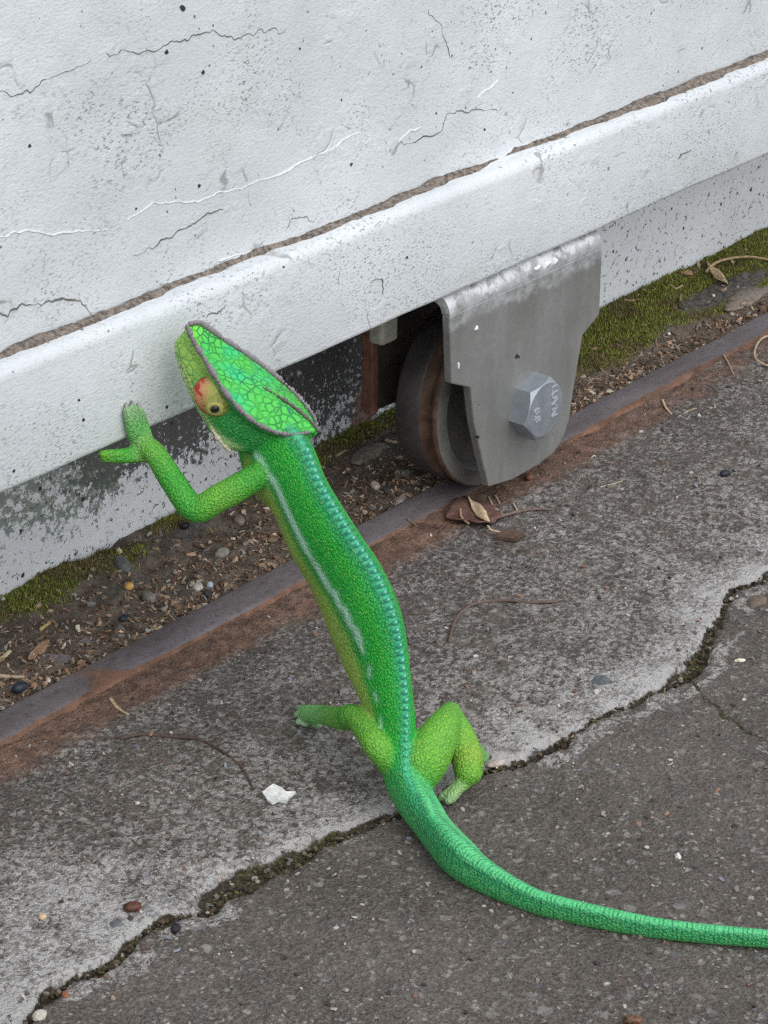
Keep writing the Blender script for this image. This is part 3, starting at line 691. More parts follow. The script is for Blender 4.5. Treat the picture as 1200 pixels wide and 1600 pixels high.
# pale lateral stripe, continuous then broken into dashes
sfr = np.interp(ti, np.arange(len(STRIPE)), STRIPE)
for i in range(NS):
    if ti[i] > 12.2 or ti[i] < .9: continue
    left = np.where((th < 0) & (th > -2.6))[0]
    j = left[np.argmin(np.abs(frac[i, left]-sfr[i])+(th[left] < -2.2)*.5)]
    a0 = -th[j]/np.pi
    dash = 1.0 if ti[i] < 7.6 else float(np.clip((math.sin(ti[i]*7.5)+.05)*4, 0, 1))
    wd_ = (.026 if ti[i] < 7.6 else .017)*(.75+.5*vnoise(np.array([ti[i]*14]), np.array([.5]), 4)[0])
    k = np.exp(-((A_[i]-a0)/wd_)**4)*dash*np.clip((ti[i]-.9)*3, 0, 1)
    col[i] = lerp(col[i], col[i]*0+lin(186, 212, 210), k*1.0)
    k = np.exp(-((A_[i]-a0-.045)/.03)**2)*(ti[i] < 8)*.55
    col[i] = lerp(col[i], col[i]*0+lin(24, 118, 60), k)
    col[i] = lerp(col[i], col[i]*0+lin(176, 192, 98), sstep(a0+.04, a0+.13, A_[i])*.85*np.clip((11.5-ti[i])/1.5, 0, 1))
SRC_V, SRC_F, SRC_C, SRC_K, SRC_A = [], [], [], [], []
ARC = np.repeat(np.r_[0, np.cumsum(np.linalg.norm(np.diff(Cc, axis=0), axis=1))][:, None], NT_, 1)
def add_src(V, Fc, Cl, Ks=0.0, Ar=0.0, Tm=0.0):
    SRC_A.append(np.c_[np.full(len(V), Ar) if np.isscalar(Ar) else Ar, np.full(len(V), Tm) if np.isscalar(Tm) else Tm])
    off = sum(len(v) for v in SRC_V); SRC_V.append(np.asarray(V)); SRC_F.extend([tuple(int(q)+off for q in f) for f in Fc])
    SRC_C.append(np.asarray(Cl) if np.ndim(Cl) == 2 else np.tile(Cl, (len(V), 1))); SRC_K.append(np.full(len(V), Ks) if np.isscalar(Ks) else np.asarray(Ks))
Fb = [tuple(f) for f in gridfaces(NS, NT_, True)]+[tuple(range(NT_-1, -1, -1)), tuple((NS-1)*NT_+np.arange(NT_))]
add_src(RV.reshape(-1, 3), Fb, col.reshape(-1, 3), 0.0, ARC.ravel(), np.clip((S-12)/2.5, 0, 1).ravel())

# head, in millimetres: x forward from the casque tip, y to the animal's left, z up
_a = math.radians(5.5); HM = np.array([[-0.1808, -0.9712, 0.1554], [0.7556, -0.2382, -0.6102], [0.6296, 0.0071, 0.7768]])@np.array([[math.cos(_a), -math.sin(_a), 0], [math.sin(_a), math.cos(_a), 0], [0, 0, 1]]); HO = np.array([-0.2042, -0.0708, 0.1111]); HS = .95
def hw(P): return (np.asarray(P, float)*.001*HS)@HM.T+HO
HT = [ # x, roof z, rim y, rim z, cheek y, cheek z, jaw y, jaw z, chin z
 (-1, 5.5, .6, 5.2, .6, 4.5, .5, 4, 3.6), (1, 6.2, 2.4, 5.2, 2.2, 3.2, 1.8, 1.5, .5), (5, 6.6, 8.6, 3.2, 6.4, -1, 5, -6, -8), (11, 6.2, 13.2, 1.4, 10.2, -6, 8.6, -14, -17), (19, 5.0, 15.6, .3, 12.2, -9, 10.5, -20, -23),
 (28, 3.0, 15.4, .1, 12.6, -10, 10.2, -20.5, -23), (36, 1.0, 13.8, .3, 11.4, -9.5, 9, -19, -21), (44, -.2, 11.0, .9, 9.6, -8.5, 7.6, -16.5, -18), (52, -.3, 8.0, 1.4, 7.3, -7, 5.9, -13.5, -15),
 (57, .2, 6.4, 1.9, 5.6, -6, 4.3, -11.5, -12.5), (61, .8, 4.6, 2.4, 3.6, -5, 2.6, -9.5, -10.3), (63.5, .6, 1.5, 1.4, 1.4, -4.5, 1.2, -7.5, -8)]
HT = [((20+(r[0]-20)*.93 if r[0] > 20 else r[0]),)+r[1:] for r in HT]
NH = 150; ht = catmull(np.array(HT, float), NH); half = 40; HVs, HCs, HKs = [], [], []
c_roof = lin(82, 184, 82); c_roof2 = lin(60, 196, 110); c_side = lin(44, 146, 70); c_front = lin(148, 184, 92); c_lip = lin(196, 208, 160); c_chin = lin(150, 182, 96); c_rim = lin(128, 112, 122)
def half_ring(r):
    x_, rz, ry, rmz, cy_, cz, jy, jz, bz = r
    fr_ = np.clip((x_-26)/30, 0, 1)
    k_ = np.array([(0, rz), (ry*.30, rz*.72+rmz*.28-.3*fr_), (ry*.62, rz*.32+rmz*.68-.7*fr_), (ry*.88, rmz-.15), (ry, rmz+.25), (ry*1.0, rmz-.7), (ry*.90+cy_*.06, rmz-2.4), (cy_*.93, cz*.5), (cy_, cz), (cy_*.98, cz*.6+jz*.4), (jy*1.06, jz*.9+cz*.1), (jy*.78, jz*.7+bz*.3), (jy*.4, bz*.93+jz*.07), (0, bz)])
    u = np.linspace(0, len(k_)-1, half+1); return catmull(k_, half+1), u
for i in range(NH):
    hr_, u = half_ring(ht[i]); x_ = ht[i, 0]
    full = np.concatenate([hr_, (hr_*[-1, 1])[-2:0:-1]]); uu = np.concatenate([u, u[-2:0:-1]])
    HVs.append(np.c_[np.full(len(full), x_), full])
    fx = np.clip((x_-30)/18, 0, 1)
    side = c_side*(1-fx)+c_front*fx
    cl = np.tile(side, (len(full), 1))
    cl = lerp(cl, cl*0+(c_roof if True else 0), (uu < 4.1)*1.0)
    blu = np.clip(fbm(np.full(len(full), x_)*.1, full[:, 0]*.1, 1.6, 2, 4)*3-1.2, 0, 1)*(uu < 3.6)*np.clip((x_-20)/10, 0, 1); cl = lerp(cl, cl*0+lin(48, 186, 130), blu*.8)
    cl = lerp(cl, cl*0+lin(128, 214, 72), (uu < 3.5)*np.clip((x_-52)/8, 0, 1))
    cl = lerp(cl, cl*0+c_rim, np.exp(-((uu-4.05)/.5)**4))
    lipk = np.exp(-((uu-9.7)/.45)**4)*np.clip((x_-14)/6, 0, 1)*(.55+.45*np.clip((30-x_)/10, 0, 1)); cl = lerp(cl, cl*0+c_lip, lipk*.9)
    cl = lerp(cl, cl*0+c_chin, (uu-10.2)/.8*np.ones_like(uu)*np.clip((x_-8)/8, 0, 1))
    HCs.append(cl); HKs.append(np.maximum((uu < 3.7)*1.0, .75*((uu > 4.6) & (uu < 10.5))*np.clip((x_-40)/8, 0, 1)))
nh = len(HVs[0]); HV = hw(np.concatenate(HVs))
Fh = [tuple(f) for f in gridfaces(NH, nh, True)]+[tuple(range(nh-1, -1, -1)), tuple((NH-1)*nh+np.arange(nh))]
add_src(HV, Fh, np.concatenate(HCs), np.concatenate(HKs))

def limb(pts, flat=1.0, col=None, n=22):
    """pts: (px, py, depth, radius in px)"""
    P = np.array([atd(a, b, d) for a, b, d, r in pts]); r = np.array([q[3]*q[2]/FPX for q in pts])
    V, Fc = tube(P, r, n, m=len(pts)*12, flat=flat); add_src(V, Fc, col if np.ndim(col) < 2 else limbcol(len(V), n, col)); return P
def limbcol(nv, n, stops):
    k_ = nv//n; t_ = np.linspace(0, len(stops)-1, k_); st = np.array(stops)
    c_ = np.stack([np.interp(t_, np.arange(len(st)), st[:, q]) for q in range(3)], 1)
    return np.repeat(c_, n, 0)
def dz(a, b, z): return float((onz(a, b, z)-CAM)@CF)
def dy(a, b, Y): return float((ony(a, b, Y)-CAM)@CF)
ygr = lin(112, 176, 66); grn = lin(74, 166, 58); pal = lin(140, 178, 112); tip = lin(150, 172, 140); ylw = lin(150, 178, 66); yl2 = lin(118, 178, 62); pale2 = lin(112, 184, 104)
hd = dy(225, 695, GY-.0045)
CLAWS = []
# left arm and the hand that grips the lower edge of the gate
limb([(412, 735, .937, 20), (385, 754, .936, 22), (342, 778, .936, 22), (304, 795, .938, 21), (270, 752, .941, 20), (243, 710, hd-.003, 18), (226, 698, hd, 19)], col=[grn, grn, yl2, grn, grn, ygr, pal])
for k_, (a, b) in enumerate([(199, 642), (208, 638), (218, 642)]):
    a0 = (214+k_*8, 692)
    limb([(a0[0], a0[1], hd, 12), ((a0[0]+a)/2, 668, dy((a0[0]+a)/2, 668, GY-.0030), 10.5), (a, b, dy(a, b, GY-.0022), 7.5)], col=[pal, pale2, tip], n=14)
    CLAWS.append((atd(a-1, b-5, dy(a, b, GY-.0020)), atd(a-3, b-13, dy(a, b-13, GY-.0004))))
for k_, (a, b) in enumerate([(160, 709), (163, 716)]):
    limb([(226, 704+k_*7, hd, 12), (195, 710+k_*4, dy(195, 712, GY-.002), 10.5), (a, b, dy(a, b, GY+.001), 6.5)], col=[pal, grn, yl2], n=14)
    CLAWS.append((atd(a-4, b, dy(a, b, GY+.001)), atd(a-12, b+1, dy(a, b, GY+.004))))
# right arm, reaching for the gate on the far side of the neck
hr = dy(402, 612, GY-.0045)
limb([(462, 730, .945, 19), (462, 700, .958, 19), (440, 660, .966, 18), (415, 628, hr-.002, 16), (405, 616, hr, 16)], col=[grn, grn, yl2, ygr, pal])
for a, b in [(388, 588), (400, 582), (411, 586)]: limb([(404, 612, hr, 10), (a, b, dy(a, b, GY-.0022), 7.5)], col=[pal, tip], n=12)
for a, b in [(372, 619), (374, 626)]: limb([(404, 617, hr, 10), (a, b, dy(a, b, GY+.001), 6)], col=[pal, tip], n=12)
# left hind leg; shank and toes coloured lighter to offset the body's shade
limb([(614, 1200, .922, 20), (588, 1165, dz(585, 1165, .024), 21), (560, 1125, dz(560, 1125, .025), 19), (547, 1119, dz(547, 1119, .0235), 20)], col=[grn, yl2, ygr, grn])
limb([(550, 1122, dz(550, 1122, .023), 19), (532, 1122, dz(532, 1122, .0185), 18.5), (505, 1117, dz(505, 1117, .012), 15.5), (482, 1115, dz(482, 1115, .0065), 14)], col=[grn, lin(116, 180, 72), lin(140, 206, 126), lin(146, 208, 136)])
for k_, (a, b) in enumerate([(467, 1107), (464, 1117), (467, 1128), (477, 1131)]):
    limb([(483, 1112+k_*3, dz(483, 1115, .0060), 9), (a, b, dz(a, b, .0028), 6)], col=[lin(140, 206, 130), lin(160, 180, 156)], n=12)
    CLAWS.append((atd(a-1, b+1, dz(a, b, .0026)), atd(a-8, b+6, dz(a-8, b+6, .0003))))
limb([(484, 1118, dz(484, 1118, .006), 11), (497, 1133, dz(497, 1133, .0035), 7)], col=[pale2, tip], n=12)
# right hind leg
limb([(648, 1212, .920, 36), (668, 1182, dz(668, 1182, .0195), 37), (690, 1142, dz(690, 1142, .024), 29), (704, 1114, dz(704, 1114, .0235), 18)], col=[grn, yl2, yl2, ygr])
limb([(704, 1116, dz(704, 1116, .0225), 18), (715, 1150, dz(715, 1150, .0185), 27), (729, 1182, dz(729, 1182, .0135), 26), (732, 1205, dz(732, 1205, .0098), 23)], col=[ygr, yl2, ylw, yl2])
for a, b in [(752, 1169), (760, 1180), (757, 1187)]:
    limb([(737, 1186, dz(737, 1186, .008), 14), (a, b, dz(a, b, .0030), 6.5)], col=[yl2, lin(130, 172, 130)], n=12)
    CLAWS.append((atd(a, b, dz(a, b, .003)), atd(a+8, b-2, dz(a+8, b-2, .0004))))
for a, b in [(690, 1246), (700, 1251), (706, 1249)]:
    limb([(736, 1210, dz(736, 1210, .0078), 15), (718, 1228, dz(718, 1228, .0058), 12), (a, b, dz(a, b, .0032), 7)], col=[yl2, lin(152, 186, 116), tip], n=12)
    CLAWS.append((atd(a, b, dz(a, b, .003)), atd(a-5, b+8, dz(a-5, b+8, .0003))))

def m_skin():
    s = NT('chameleon_skin', rough=.58, spec=.28)
    c = s.attr('Col', 'Color'); k = s.attr('casque')
    d, ra, rb_ = s.voro2(1180, s.warp(.0005, 900))
    e = s.voro(360, 'DISTANCE_TO_EDGE', s.warp(.0012, 500))
    body = s.mix(s.step(d, .22, .66), s.mix(s.math('MULTIPLY', s.step(ra, .35, 1.0), .27), c, (.42, .58, .14)), s.mix(.42, c, (.008, .09, .032)))
    sepc = s.n('ShaderNodeSeparateColor'); s.put(sepc.inputs[0], c)
    body = s.mix(s.math('MULTIPLY', s.step(sepc.outputs[2], .16, .34), .8), body, c)
    cas = s.mix(s.math('MULTIPLY', s.step(e, .085, .02), s.math('MULTIPLY_ADD', s.step(s.noise(120, 2), .42, .6), .6, .2)), c, (.012, .16, .09))
    # the tail's scales stand in rings
    ring = s.math('SINE', s.math('ADD', s.math('MULTIPLY', s.attr('arc'), 4300.0), s.math('MULTIPLY', s.noise(240, 2), 7.0)))
    rk = s.math('MULTIPLY', s.attr('tail'), s.math('MULTIPLY', s.step(ring, .1, .95), s.step(s.noise(420, 2), .38, .58)))
    body = s.mix(s.math('MULTIPLY', rk, .72), body, (.010, .14, .065))
    col = s.mix(k, body, cas)
    col = s.mix(s.math('MULTIPLY', s.step(s.noise(85, 3, .6), .5, .72), .22), col, s.mix(.5, col, (.02, .22, .03)))
    h = s.mix(k, s.math('SUBTRACT', 1.0, s.math('MULTIPLY', d, 1.2)), s.step(e, .0, .16))
    return s.out(col, s.bump(h, .85, .0005), .55)
M_SKIN = m_skin()

pelv = onz(640, 1225, 0.0)
cha = empty('chameleon', (pelv[0], pelv[1], 0), 'bright green chameleon climbing from the concrete onto the white gate', 'chameleon')
V = np.concatenate(SRC_V); KC = np.clip(np.concatenate(SRC_C)*np.array([1.05, 1.16, .98]), 0, .8); KK = np.concatenate(SRC_K); KA = np.concatenate(SRC_A)
tmp = mesh('tmp_body', V, SRC_F, None, None)
fixn(tmp)
md = tmp.modifiers.new('r', 'REMESH'); md.mode = 'VOXEL'; md.voxel_size = .00062; md.use_smooth_shade = True
sm_ = tmp.modifiers.new('s', 'SMOOTH'); sm_.factor = .5; sm_.iterations = 3
bpy.context.view_layer.update()
me = bpy.data.meshes.new_from_object(tmp.evaluated_get(bpy.context.evaluated_depsgraph_get())); bpy.data.objects.remove(tmp)
nv = len(me.vertices); co = np.empty(nv*3, np.float32); me.vertices.foreach_get('co', co); co = co.reshape(-1, 3)
kd = KDTree(len(V))
for i, v in enumerate(V): kd.insert(v, i)
kd.balance()
cc = np.empty((nv, 3)); ck = np.empty(nv); ca_ = np.empty((nv, 2))
for i in range(nv):
    f_ = kd.find_n(co[i], 3); w_ = np.array([1/(q[2]+2e-4)**2 for q in f_]); w_ /= w_.sum(); ii = [q[1] for q in f_]
    cc[i] = w_@KC[ii]; ck[i] = w_@KK[ii]; ca_[i] = w_@KA[ii]
# soften the colour borders where limbs run into the trunk
ed = np.empty(len(me.edges)*2, np.int32); me.edges.foreach_get('vertices', ed); ed = ed.reshape(-1, 2)
for _ in range(3):
    acc = cc.copy(); cnt = np.ones(nv)
    np.add.at(acc, ed[:, 0], cc[ed[:, 1]]); np.add.at(acc, ed[:, 1], cc[ed[:, 0]]); np.add.at(cnt, ed[:, 0], 1); np.add.at(cnt, ed[:, 1], 1); cc = acc/cnt[:, None]
    ac2 = ca_.copy(); np.add.at(ac2, ed[:, 0], ca_[ed[:, 1]]); np.add.at(ac2, ed[:, 1], ca_[ed[:, 0]]); ca_ = ac2/cnt[:, None]
me.name = 'body'
a = me.color_attributes.new('Col', 'FLOAT_COLOR', 'POINT'); a.data.foreach_set('color', np.c_[cc, np.ones(nv)].astype(np.float32).ravel())
a = me.attributes.new('casque', 'FLOAT', 'POINT'); a.data.foreach_set('value', ck.astype(np.float32))
for q_, n_ in enumerate(('arc', 'tail')):
    a = me.attributes.new(n_, 'FLOAT', 'POINT'); a.data.foreach_set('value', ca_[:, q_].astype(np.float32))
org = np.array(cha.location); me.vertices.foreach_set('co', (co-org).astype(np.float32).ravel())
me.materials.clear(); me.materials.append(M_SKIN); me.polygons.foreach_set('use_smooth', [True]*len(me.polygons)); me.update()
body = bpy.data.objects.new('body', me); COL.objects.link(body); body.parent = cha
print('chameleon body verts', nv)

# dorsal crest: one row of soft cones along the keel
M_CREST = m_vc('crest_scales', .5, .3, 900, .3, .35)
crest_pts = Cc+hh[:, None]*dd_; L_ = np.r_[0, np.cumsum(np.linalg.norm(np.diff(crest_pts, axis=0), axis=1))]
kmax = np.searchsorted(ti, 13.6); kmin = int(np.argmax(proj(crest_pts)[:, 1] > 700))
sp_ = np.arange(np.ceil(L_[kmin]/.0027)*.0027, L_[kmax], .0027); CV, CFc, CCo = [], [], []
for q, s_ in enumerate(sp_):
    f_ = np.interp(s_, L_, np.arange(NS)); i = int(f_); p_ = crest_pts[i]+(crest_pts[i+1]-crest_pts[i])*(f_-i); d_ = dd_[i]; t_ = T[i]; l_ = LL[i]
    u_ = ti[i]; hgt_ = .0019*np.clip((14.6-u_)/5, .30, 1)*np.interp(u_, [0, 1.5], [.6, 1]); rb = .00125*np.clip((15.5-u_)/6, .5, 1)
    b0 = len(CV); n_ = 7
    for k_ in range(n_):
        a_ = 2*math.pi*k_/n_; CV.append(p_-d_*.0007+rb*(math.cos(a_)*t_*.85+math.sin(a_)*l_*1.25)); CCo.append(lin(14, 112, 86))
    for k_ in range(n_):
        a_ = 2*math.pi*k_/n_; CV.append(p_+d_*hgt_*.55+rb*.5*(math.cos(a_)*t_+math.sin(a_)*l_)-t_*hgt_*.1); CCo.append(lin(74, 182, 148))
    CV.append(p_+d_*hgt_-t_*hgt_*.25); CCo.append(lin(160, 216, 192))
    for k_ in range(n_):
        k2 = (k_+1) % n_; CFc.append((b0+k_, b0+k2, b0+n_+k2, b0+n_+k_)); CFc.append((b0+n_+k_, b0+n_+k2, b0+2*n_))
mesh('dorsal_crest', CV, CFc, M_CREST, cha, cols=np.array(CCo))
# beaded ridges of the casque
M_RIDGE = m_vc('casque_ridge', .7, .4, 900, .4, .3)
def beads(pts, r0, r1, step, name, c0, c1):
    P = hw(pts); P = catmull(P, 200); L = np.r_[0, np.cumsum(np.linalg.norm(np.diff(P, axis=0), axis=1))]
    VV, FF, CCc = [], [], []
    up = HM[:, 2]
    for q, s_ in enumerate(np.arange(0, L[-1], step)):
        c_ = np.array([np.interp(s_, L, P[:, k_]) for k_ in range(3)]); i = min(198, int(np.searchsorted(L, s_))); t_ = P[i+1]-P[i]; t_ /= np.linalg.norm(t_)
        r_ = np.interp(s_, [0, L[-1]], [r0, r1])*random.uniform(.65, 1.4); l_ = np.cross(t_, up); l_ /= np.linalg.norm(l_); u_ = np.cross(l_, t_)
        b0 = len(VV); nn, mm = 8, 5; tint = random.uniform(0, 1)
        for j in range(mm+1):
            la = -math.pi/2+math.pi*j/mm
            for k_ in range(nn):
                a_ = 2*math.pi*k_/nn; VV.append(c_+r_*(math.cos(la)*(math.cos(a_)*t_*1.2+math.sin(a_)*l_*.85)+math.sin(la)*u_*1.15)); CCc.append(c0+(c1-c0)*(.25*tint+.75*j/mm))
        FF += [tuple(int(z_)+b0 for z_ in f) for f in gridfaces(mm+1, nn, True)]
    return mesh(name, VV, FF, M_RIDGE, cha, cols=np.array(CCc))
rim = [(r[0], r[2]+.1, r[3]+.35) for r in HT[1:]]
beads([(x_, y_, z_) for x_, y_, z_ in rim][::-1], .00095, .0007, .0014, 'casque_ridge', lin(92, 84, 86), lin(150, 142, 146))
beads([(x_, -y_, z_) for x_, y_, z_ in rim][::-1], .00125, .0006, .0015, 'casque_ridge', lin(96, 86, 90), lin(160, 150, 156))
beads([(25, 0, 3.6), (18, 0, 5.5), (11, 0, 6.6), (4, 0, 6.8), (0, 0, 6.2)], .0006, .0010, .0015, 'casque_ridge', lin(70, 70, 64), lin(124, 122, 112))
# pale lip scales along the jaw
for sd_ in (1, -1):
    beads([(57.7, sd_*3.2, -7.2), (53.5, sd_*5.4, -8.6), (48, sd_*7.5, -10.4), (41.5, sd_*9.2, -12.8), (35, sd_*10.6, -15.2), (28.5, sd_*11.6, -17.4)], .0007, .0006, .0013, 'lip_scales', lin(120, 150, 80), lin(190, 200, 140))
    beads([(29, sd_*11.6, -17.4), (24, sd_*11.5, -18.8), (18, sd_*10.6, -20)], .0007, .0010, .0010, 'lip_scales', lin(190, 180, 150), lin(226, 214, 190))
# turret eyes
M_EYE = m_vc('eyelid_skin', .55, .45, 1400, .7, .4, .0004)
M_PUPIL = m_simple('dark_pupil', (.006, .006, .006), (.012, .011, .01), 100, .12, 0, 0, .0001, .6)
for sd_ in (1, -1):
    ec = hw([(36.0, sd_*8.9, -7.6)])[0]; er = .0073
    ax = HM@np.array([.05, sd_*.92, .25]); ax /= np.linalg.norm(ax); fw = HM[:, 0]-(HM[:, 0]@ax)*ax; fw /= np.linalg.norm(fw); up_ = np.cross(ax, fw)*sd_
    pd = ax*.80-fw*.52+up_*.22; pd /= np.linalg.norm(pd)
    VV, CCc = [], []; nu, nv_ = 40, 56
    for i in range(nu):
        la = math.pi*.62*i/(nu-1)
        for j in range(nv_):
            a_ = 2*math.pi*j/nv_; d_ = math.cos(la)*ax*.86+math.sin(la)*(math.cos(a_)*fw*1.08+math.sin(a_)*up_*.94)
            VV.append(ec+er*d_); dn = d_/np.linalg.norm(d_); g_ = math.acos(max(-1, min(1, float(dn@pd))))
            fa, ua = float(dn@fw), float(dn@up_)
            c_ = lin(158, 164, 84)
            red = np.clip((fa*.75+ua*.65-.15)*3, 0, 1)*np.clip(vnoise(np.array([fa*6.0+3]), np.array([ua*6.0+9]), 5)[0]*5-2.1, 0, 1)
            c_ = c_+(lin(204, 140, 104)-c_)*np.clip((fa*.7+ua*.5+.05)*1.8, 0, 1); c_ = c_+(lin(178, 52, 26)-c_)*red
            spk = hash2(np.array([i//2]), np.array([j//2]), 9)[0]; c_ = c_+(lin(120, 120, 50)-c_)*(spk > .5)*.8*np.clip(-fa+.5, 0, 1)
            c_ = c_+(lin(206, 200, 120)-c_)*math.exp(-((g_-.36)/.09)**2)*.9
            c_ = c_+(lin(110, 62, 40)-c_)*np.clip((la-1.15)/.2, 0, 1)*.95
            CCc.append(c_)
    eye = mesh('eye', VV, gridfaces(nu, nv_, True), M_EYE, cha, at=ec, cols=np.array(CCc))
    VV = []
    pc = ec+er*.90*pd
    t1 = np.cross(pd, up_); t1 /= np.linalg.norm(t1); t2 = np.cross(pd, t1)
    for i in range(8):
        la = math.pi/2*i/7
        for j in range(20):
            a_ = 2*math.pi*j/20; VV.append(pc+.00145*(math.cos(la)*pd*.75+math.sin(la)*(math.cos(a_)*t1*1.0+math.sin(a_)*t2*1.15)))
    mesh('pupil', VV, gridfaces(8, 20, True), M_PUPIL, eye)
# claws
M_CLAW = m_simple('grey_claw', (.18, .18, .16), (.32, .32, .28), 400, .4)
for a_, b_ in CLAWS:
    V_, F_ = tube([a_, (a_+b_)/2+np.array([0, 0, .0003]), b_], [.0008, .0006, .0002], 7, m=6); mesh('claw', V_, F_, M_CLAW, cha)
# ------------------------------------------------------------------ loose things on the ground
def gpt(px_, py_, lift=0.0):
    """spot on the concrete or soil under a pixel"""
    z_ = 0.0
    for _ in range(5):
        q = onz(px_, py_, z_+lift); z_ = float(surf(q[0], q[1]))
    q = onz(px_, py_, z_+lift); return np.array([q[0], q[1], z_])
def surf(x_, y_):
    if y_ > .0183: return soil_z(np.array([x_]), np.array([y_]))[0]
    if y_ > 0: return float(np.interp(y_, [0, .0004, .0012, .0025, .0048, .0183], [-.0005, .0, .0014, .0022, .0026, .0026]))
    return conc_h(np.array([x_]), np.array([y_]))[0]
LM = {}
def stone_mat(c0, c1, rough=.75, gloss=.3):
    k_ = (tuple(np.round(c0, 4)), tuple(np.round(c1, 4)), rough)
    if k_ not in LM: LM[k_] = m_simple('grain_%d' % len(LM), c0, c1, 420, rough, 0, .5, .0006, gloss)
    return LM[k_]
def pebble(name, label, cat, px_, py_, size, c, c2=None, rot=0.0, rough=.75, sink=.25, lump=.16, seed=1, group=None, tilt=0.0):
    """rounded or lumpy stone, size in mm (long, wide, high)"""
    p_ = gpt(px_, py_, size[2]*.0005*(1-sink)); bm = bmesh.new(); bmesh.ops.create_icosphere(bm, subdivisions=3, radius=1.0)
    r_ = np.random.default_rng(seed); dirs = r_.normal(size=(7, 3)); dirs /= np.linalg.norm(dirs, axis=1)[:, None]; cut = 1-lump*r_.uniform(.3, 1.2, 7)
    V_ = np.array([v.co[:] for v in bm.verts]); Fs = [tuple(v.index for v in f.verts) for f in bm.faces]; bm.free()
    for d_, c_ in zip(dirs, cut):                      # facets: flatten what sticks out past each plane
        h_ = V_@d_; o_ = np.maximum(0, h_-c_); V_ = V_-(o_*.85)[:, None]*d_
    V_ = V_*np.array(size)*.0005; ca, sa_ = math.cos(rot), math.sin(rot); ct, st_ = math.cos(tilt), math.sin(tilt)
    V_ = np.stack([V_[:, 0]*ct-V_[:, 2]*st_, V_[:, 1], V_[:, 0]*st_+V_[:, 2]*ct], 1)
    V_ = np.stack([V_[:, 0]*ca-V_[:, 1]*sa_, V_[:, 0]*sa_+V_[:, 1]*ca, V_[:, 2]], 1)
    lo = V_[:, 2].min(); V_[:, 2] += -lo-size[2]*.001*sink
    c2 = c2 if c2 is not None else c*1.5
    return tag(mesh(name, V_+p_, Fs, stone_mat(c*.8, c2, rough), at=p_), label, cat, group)
def flake(name, label, cat, px_, py_, r_mm, c, th=.9, n=14, stretch=1.0, rot=0.0, curl=.25, seed=1, group=None, rough=.75, power=.45):
    """thin irregular chip with real thickness, a little curled"""
    p_ = gpt(px_, py_); r_ = np.random.default_rng(seed); a_ = np.sort(np.linspace(0, 2*np.pi, n, endpoint=False)+r_.uniform(-.15, .15, n)); rr = r_mm*.001*(1-power+power*r_.uniform(0, 1.2, n))
    rings = [0.0, .45, .8, 1.0]; Vt = []
    ca, sa_ = math.cos(rot), math.sin(rot)
    for f_ in rings[1:]:
        x_ = rr*f_*np.cos(a_)*stretch; y_ = rr*f_*np.sin(a_); z_ = curl*(x_**2)/(r_mm*.001*stretch+1e-9)*.6+np.where(f_ > .9, r_.uniform(-.1, .3, n)*th*.001, 0)
        Vt.append(np.stack([x_*ca-y_*sa_, x_*sa_+y_*ca, z_], 1))
    top = np.concatenate(Vt)+[0, 0, th*.001]; bot = np.concatenate(Vt)+[0, 0, .0]
    k_ = len(top); V_ = np.concatenate([top, bot, [[0, 0, th*.001], [0, 0, 0]]]); V_[:, 2] += .0002-.0004
    Fs = [tuple(int(q) for q in f) for f in gridfaces(3, n, True)]+[tuple(int(q)+k_ for q in f[::-1]) for f in gridfaces(3, n, True)]
    for i in range(n):
        j = (i+1) % n; Fs += [(2*k_, j, i)[::-1], (2*k_+1, k_+i, k_+j)[::-1], (2*n+i, 2*n+j, k_+2*n+j, k_+2*n+i)]
    o_ = mesh(name, V_+p_, Fs, stone_mat(c*.75, c*1.2, rough), at=p_, smooth=False); fixn(o_); return tag(o_, label, cat, group)
def twig(name, label, cat, pts, r0, r1, c, lift=0.0, group=None, flat=1.0, n=8):
    """stem along pixels on the ground; radii in mm"""
    P_ = []
    for i, q in enumerate(pts):
        rr = (r0+(r1-r0)*i/(len(pts)-1))*.001; lf = q[2]*.001 if len(q) > 2 else 0.0; g_ = gpt(q[0], q[1], rr*.7+lf); P_.append(g_+[0, 0, rr*.7+lf])
    P_ = np.array(P_); V_, Fs = tube(P_, np.linspace(r0, r1, len(pts))*.001, n, m=len(pts)*6, flat=flat)
    V_ = V_+(rng.random(V_.shape)-.5)*r1*.0003
    return tag(mesh(name, V_, Fs, stone_mat(c*.75, c*1.25, .85), at=P_[0]), label, cat, group)

white = lin(226, 226, 222); black = lin(34, 35, 40); grey = lin(128, 124, 120); tan = lin(186, 160, 130); brown = lin(112, 84, 66); gold = lin(206, 156, 84); pale = lin(208, 196, 176); orange = lin(134, 84, 60); dk = lin(70, 62, 56)
flake('paint_flake', 'white curled paint flake lying alone on the worn concrete', 'paint flake', 435, 1246, 6.0, white, 1.0, 12, 1.1, .4, .18, 5, power=.5)
pebble('seed', 'dark seed with rusty side on the pale concrete edge', 'seed', 207, 1416, (6.5, 4.2, 3.2), lin(60, 44, 42), lin(120, 70, 50), -.6, .35, .12, .08, 3)
pebble('pebble', 'small black stone sitting in the mossy crack', 'stone', 275, 1449, (4.2, 3.4, 3), black, None, .4, .5, .2, .2, 4)
pebble('pebble', 'dull grey pebble set in the concrete beside the dark seed', 'stone', 181, 1443, (6, 5, 2.5), lin(92, 94, 96), None, .2, .8, .55, .1, 5)
pebble('pebble', 'tiny cream pebble on the pale concrete edge', 'stone', 66, 1431, (3, 2.6, 2), tan, None, .2, .8, .35, .15, 6)
pebble('pebble', 'pale lumpy stone at the lower end of the crack', 'stone', 62, 1585, (5.5, 4.5, 3.2), lin(176, 168, 156), None, .3, .85, .35, .25, 7)
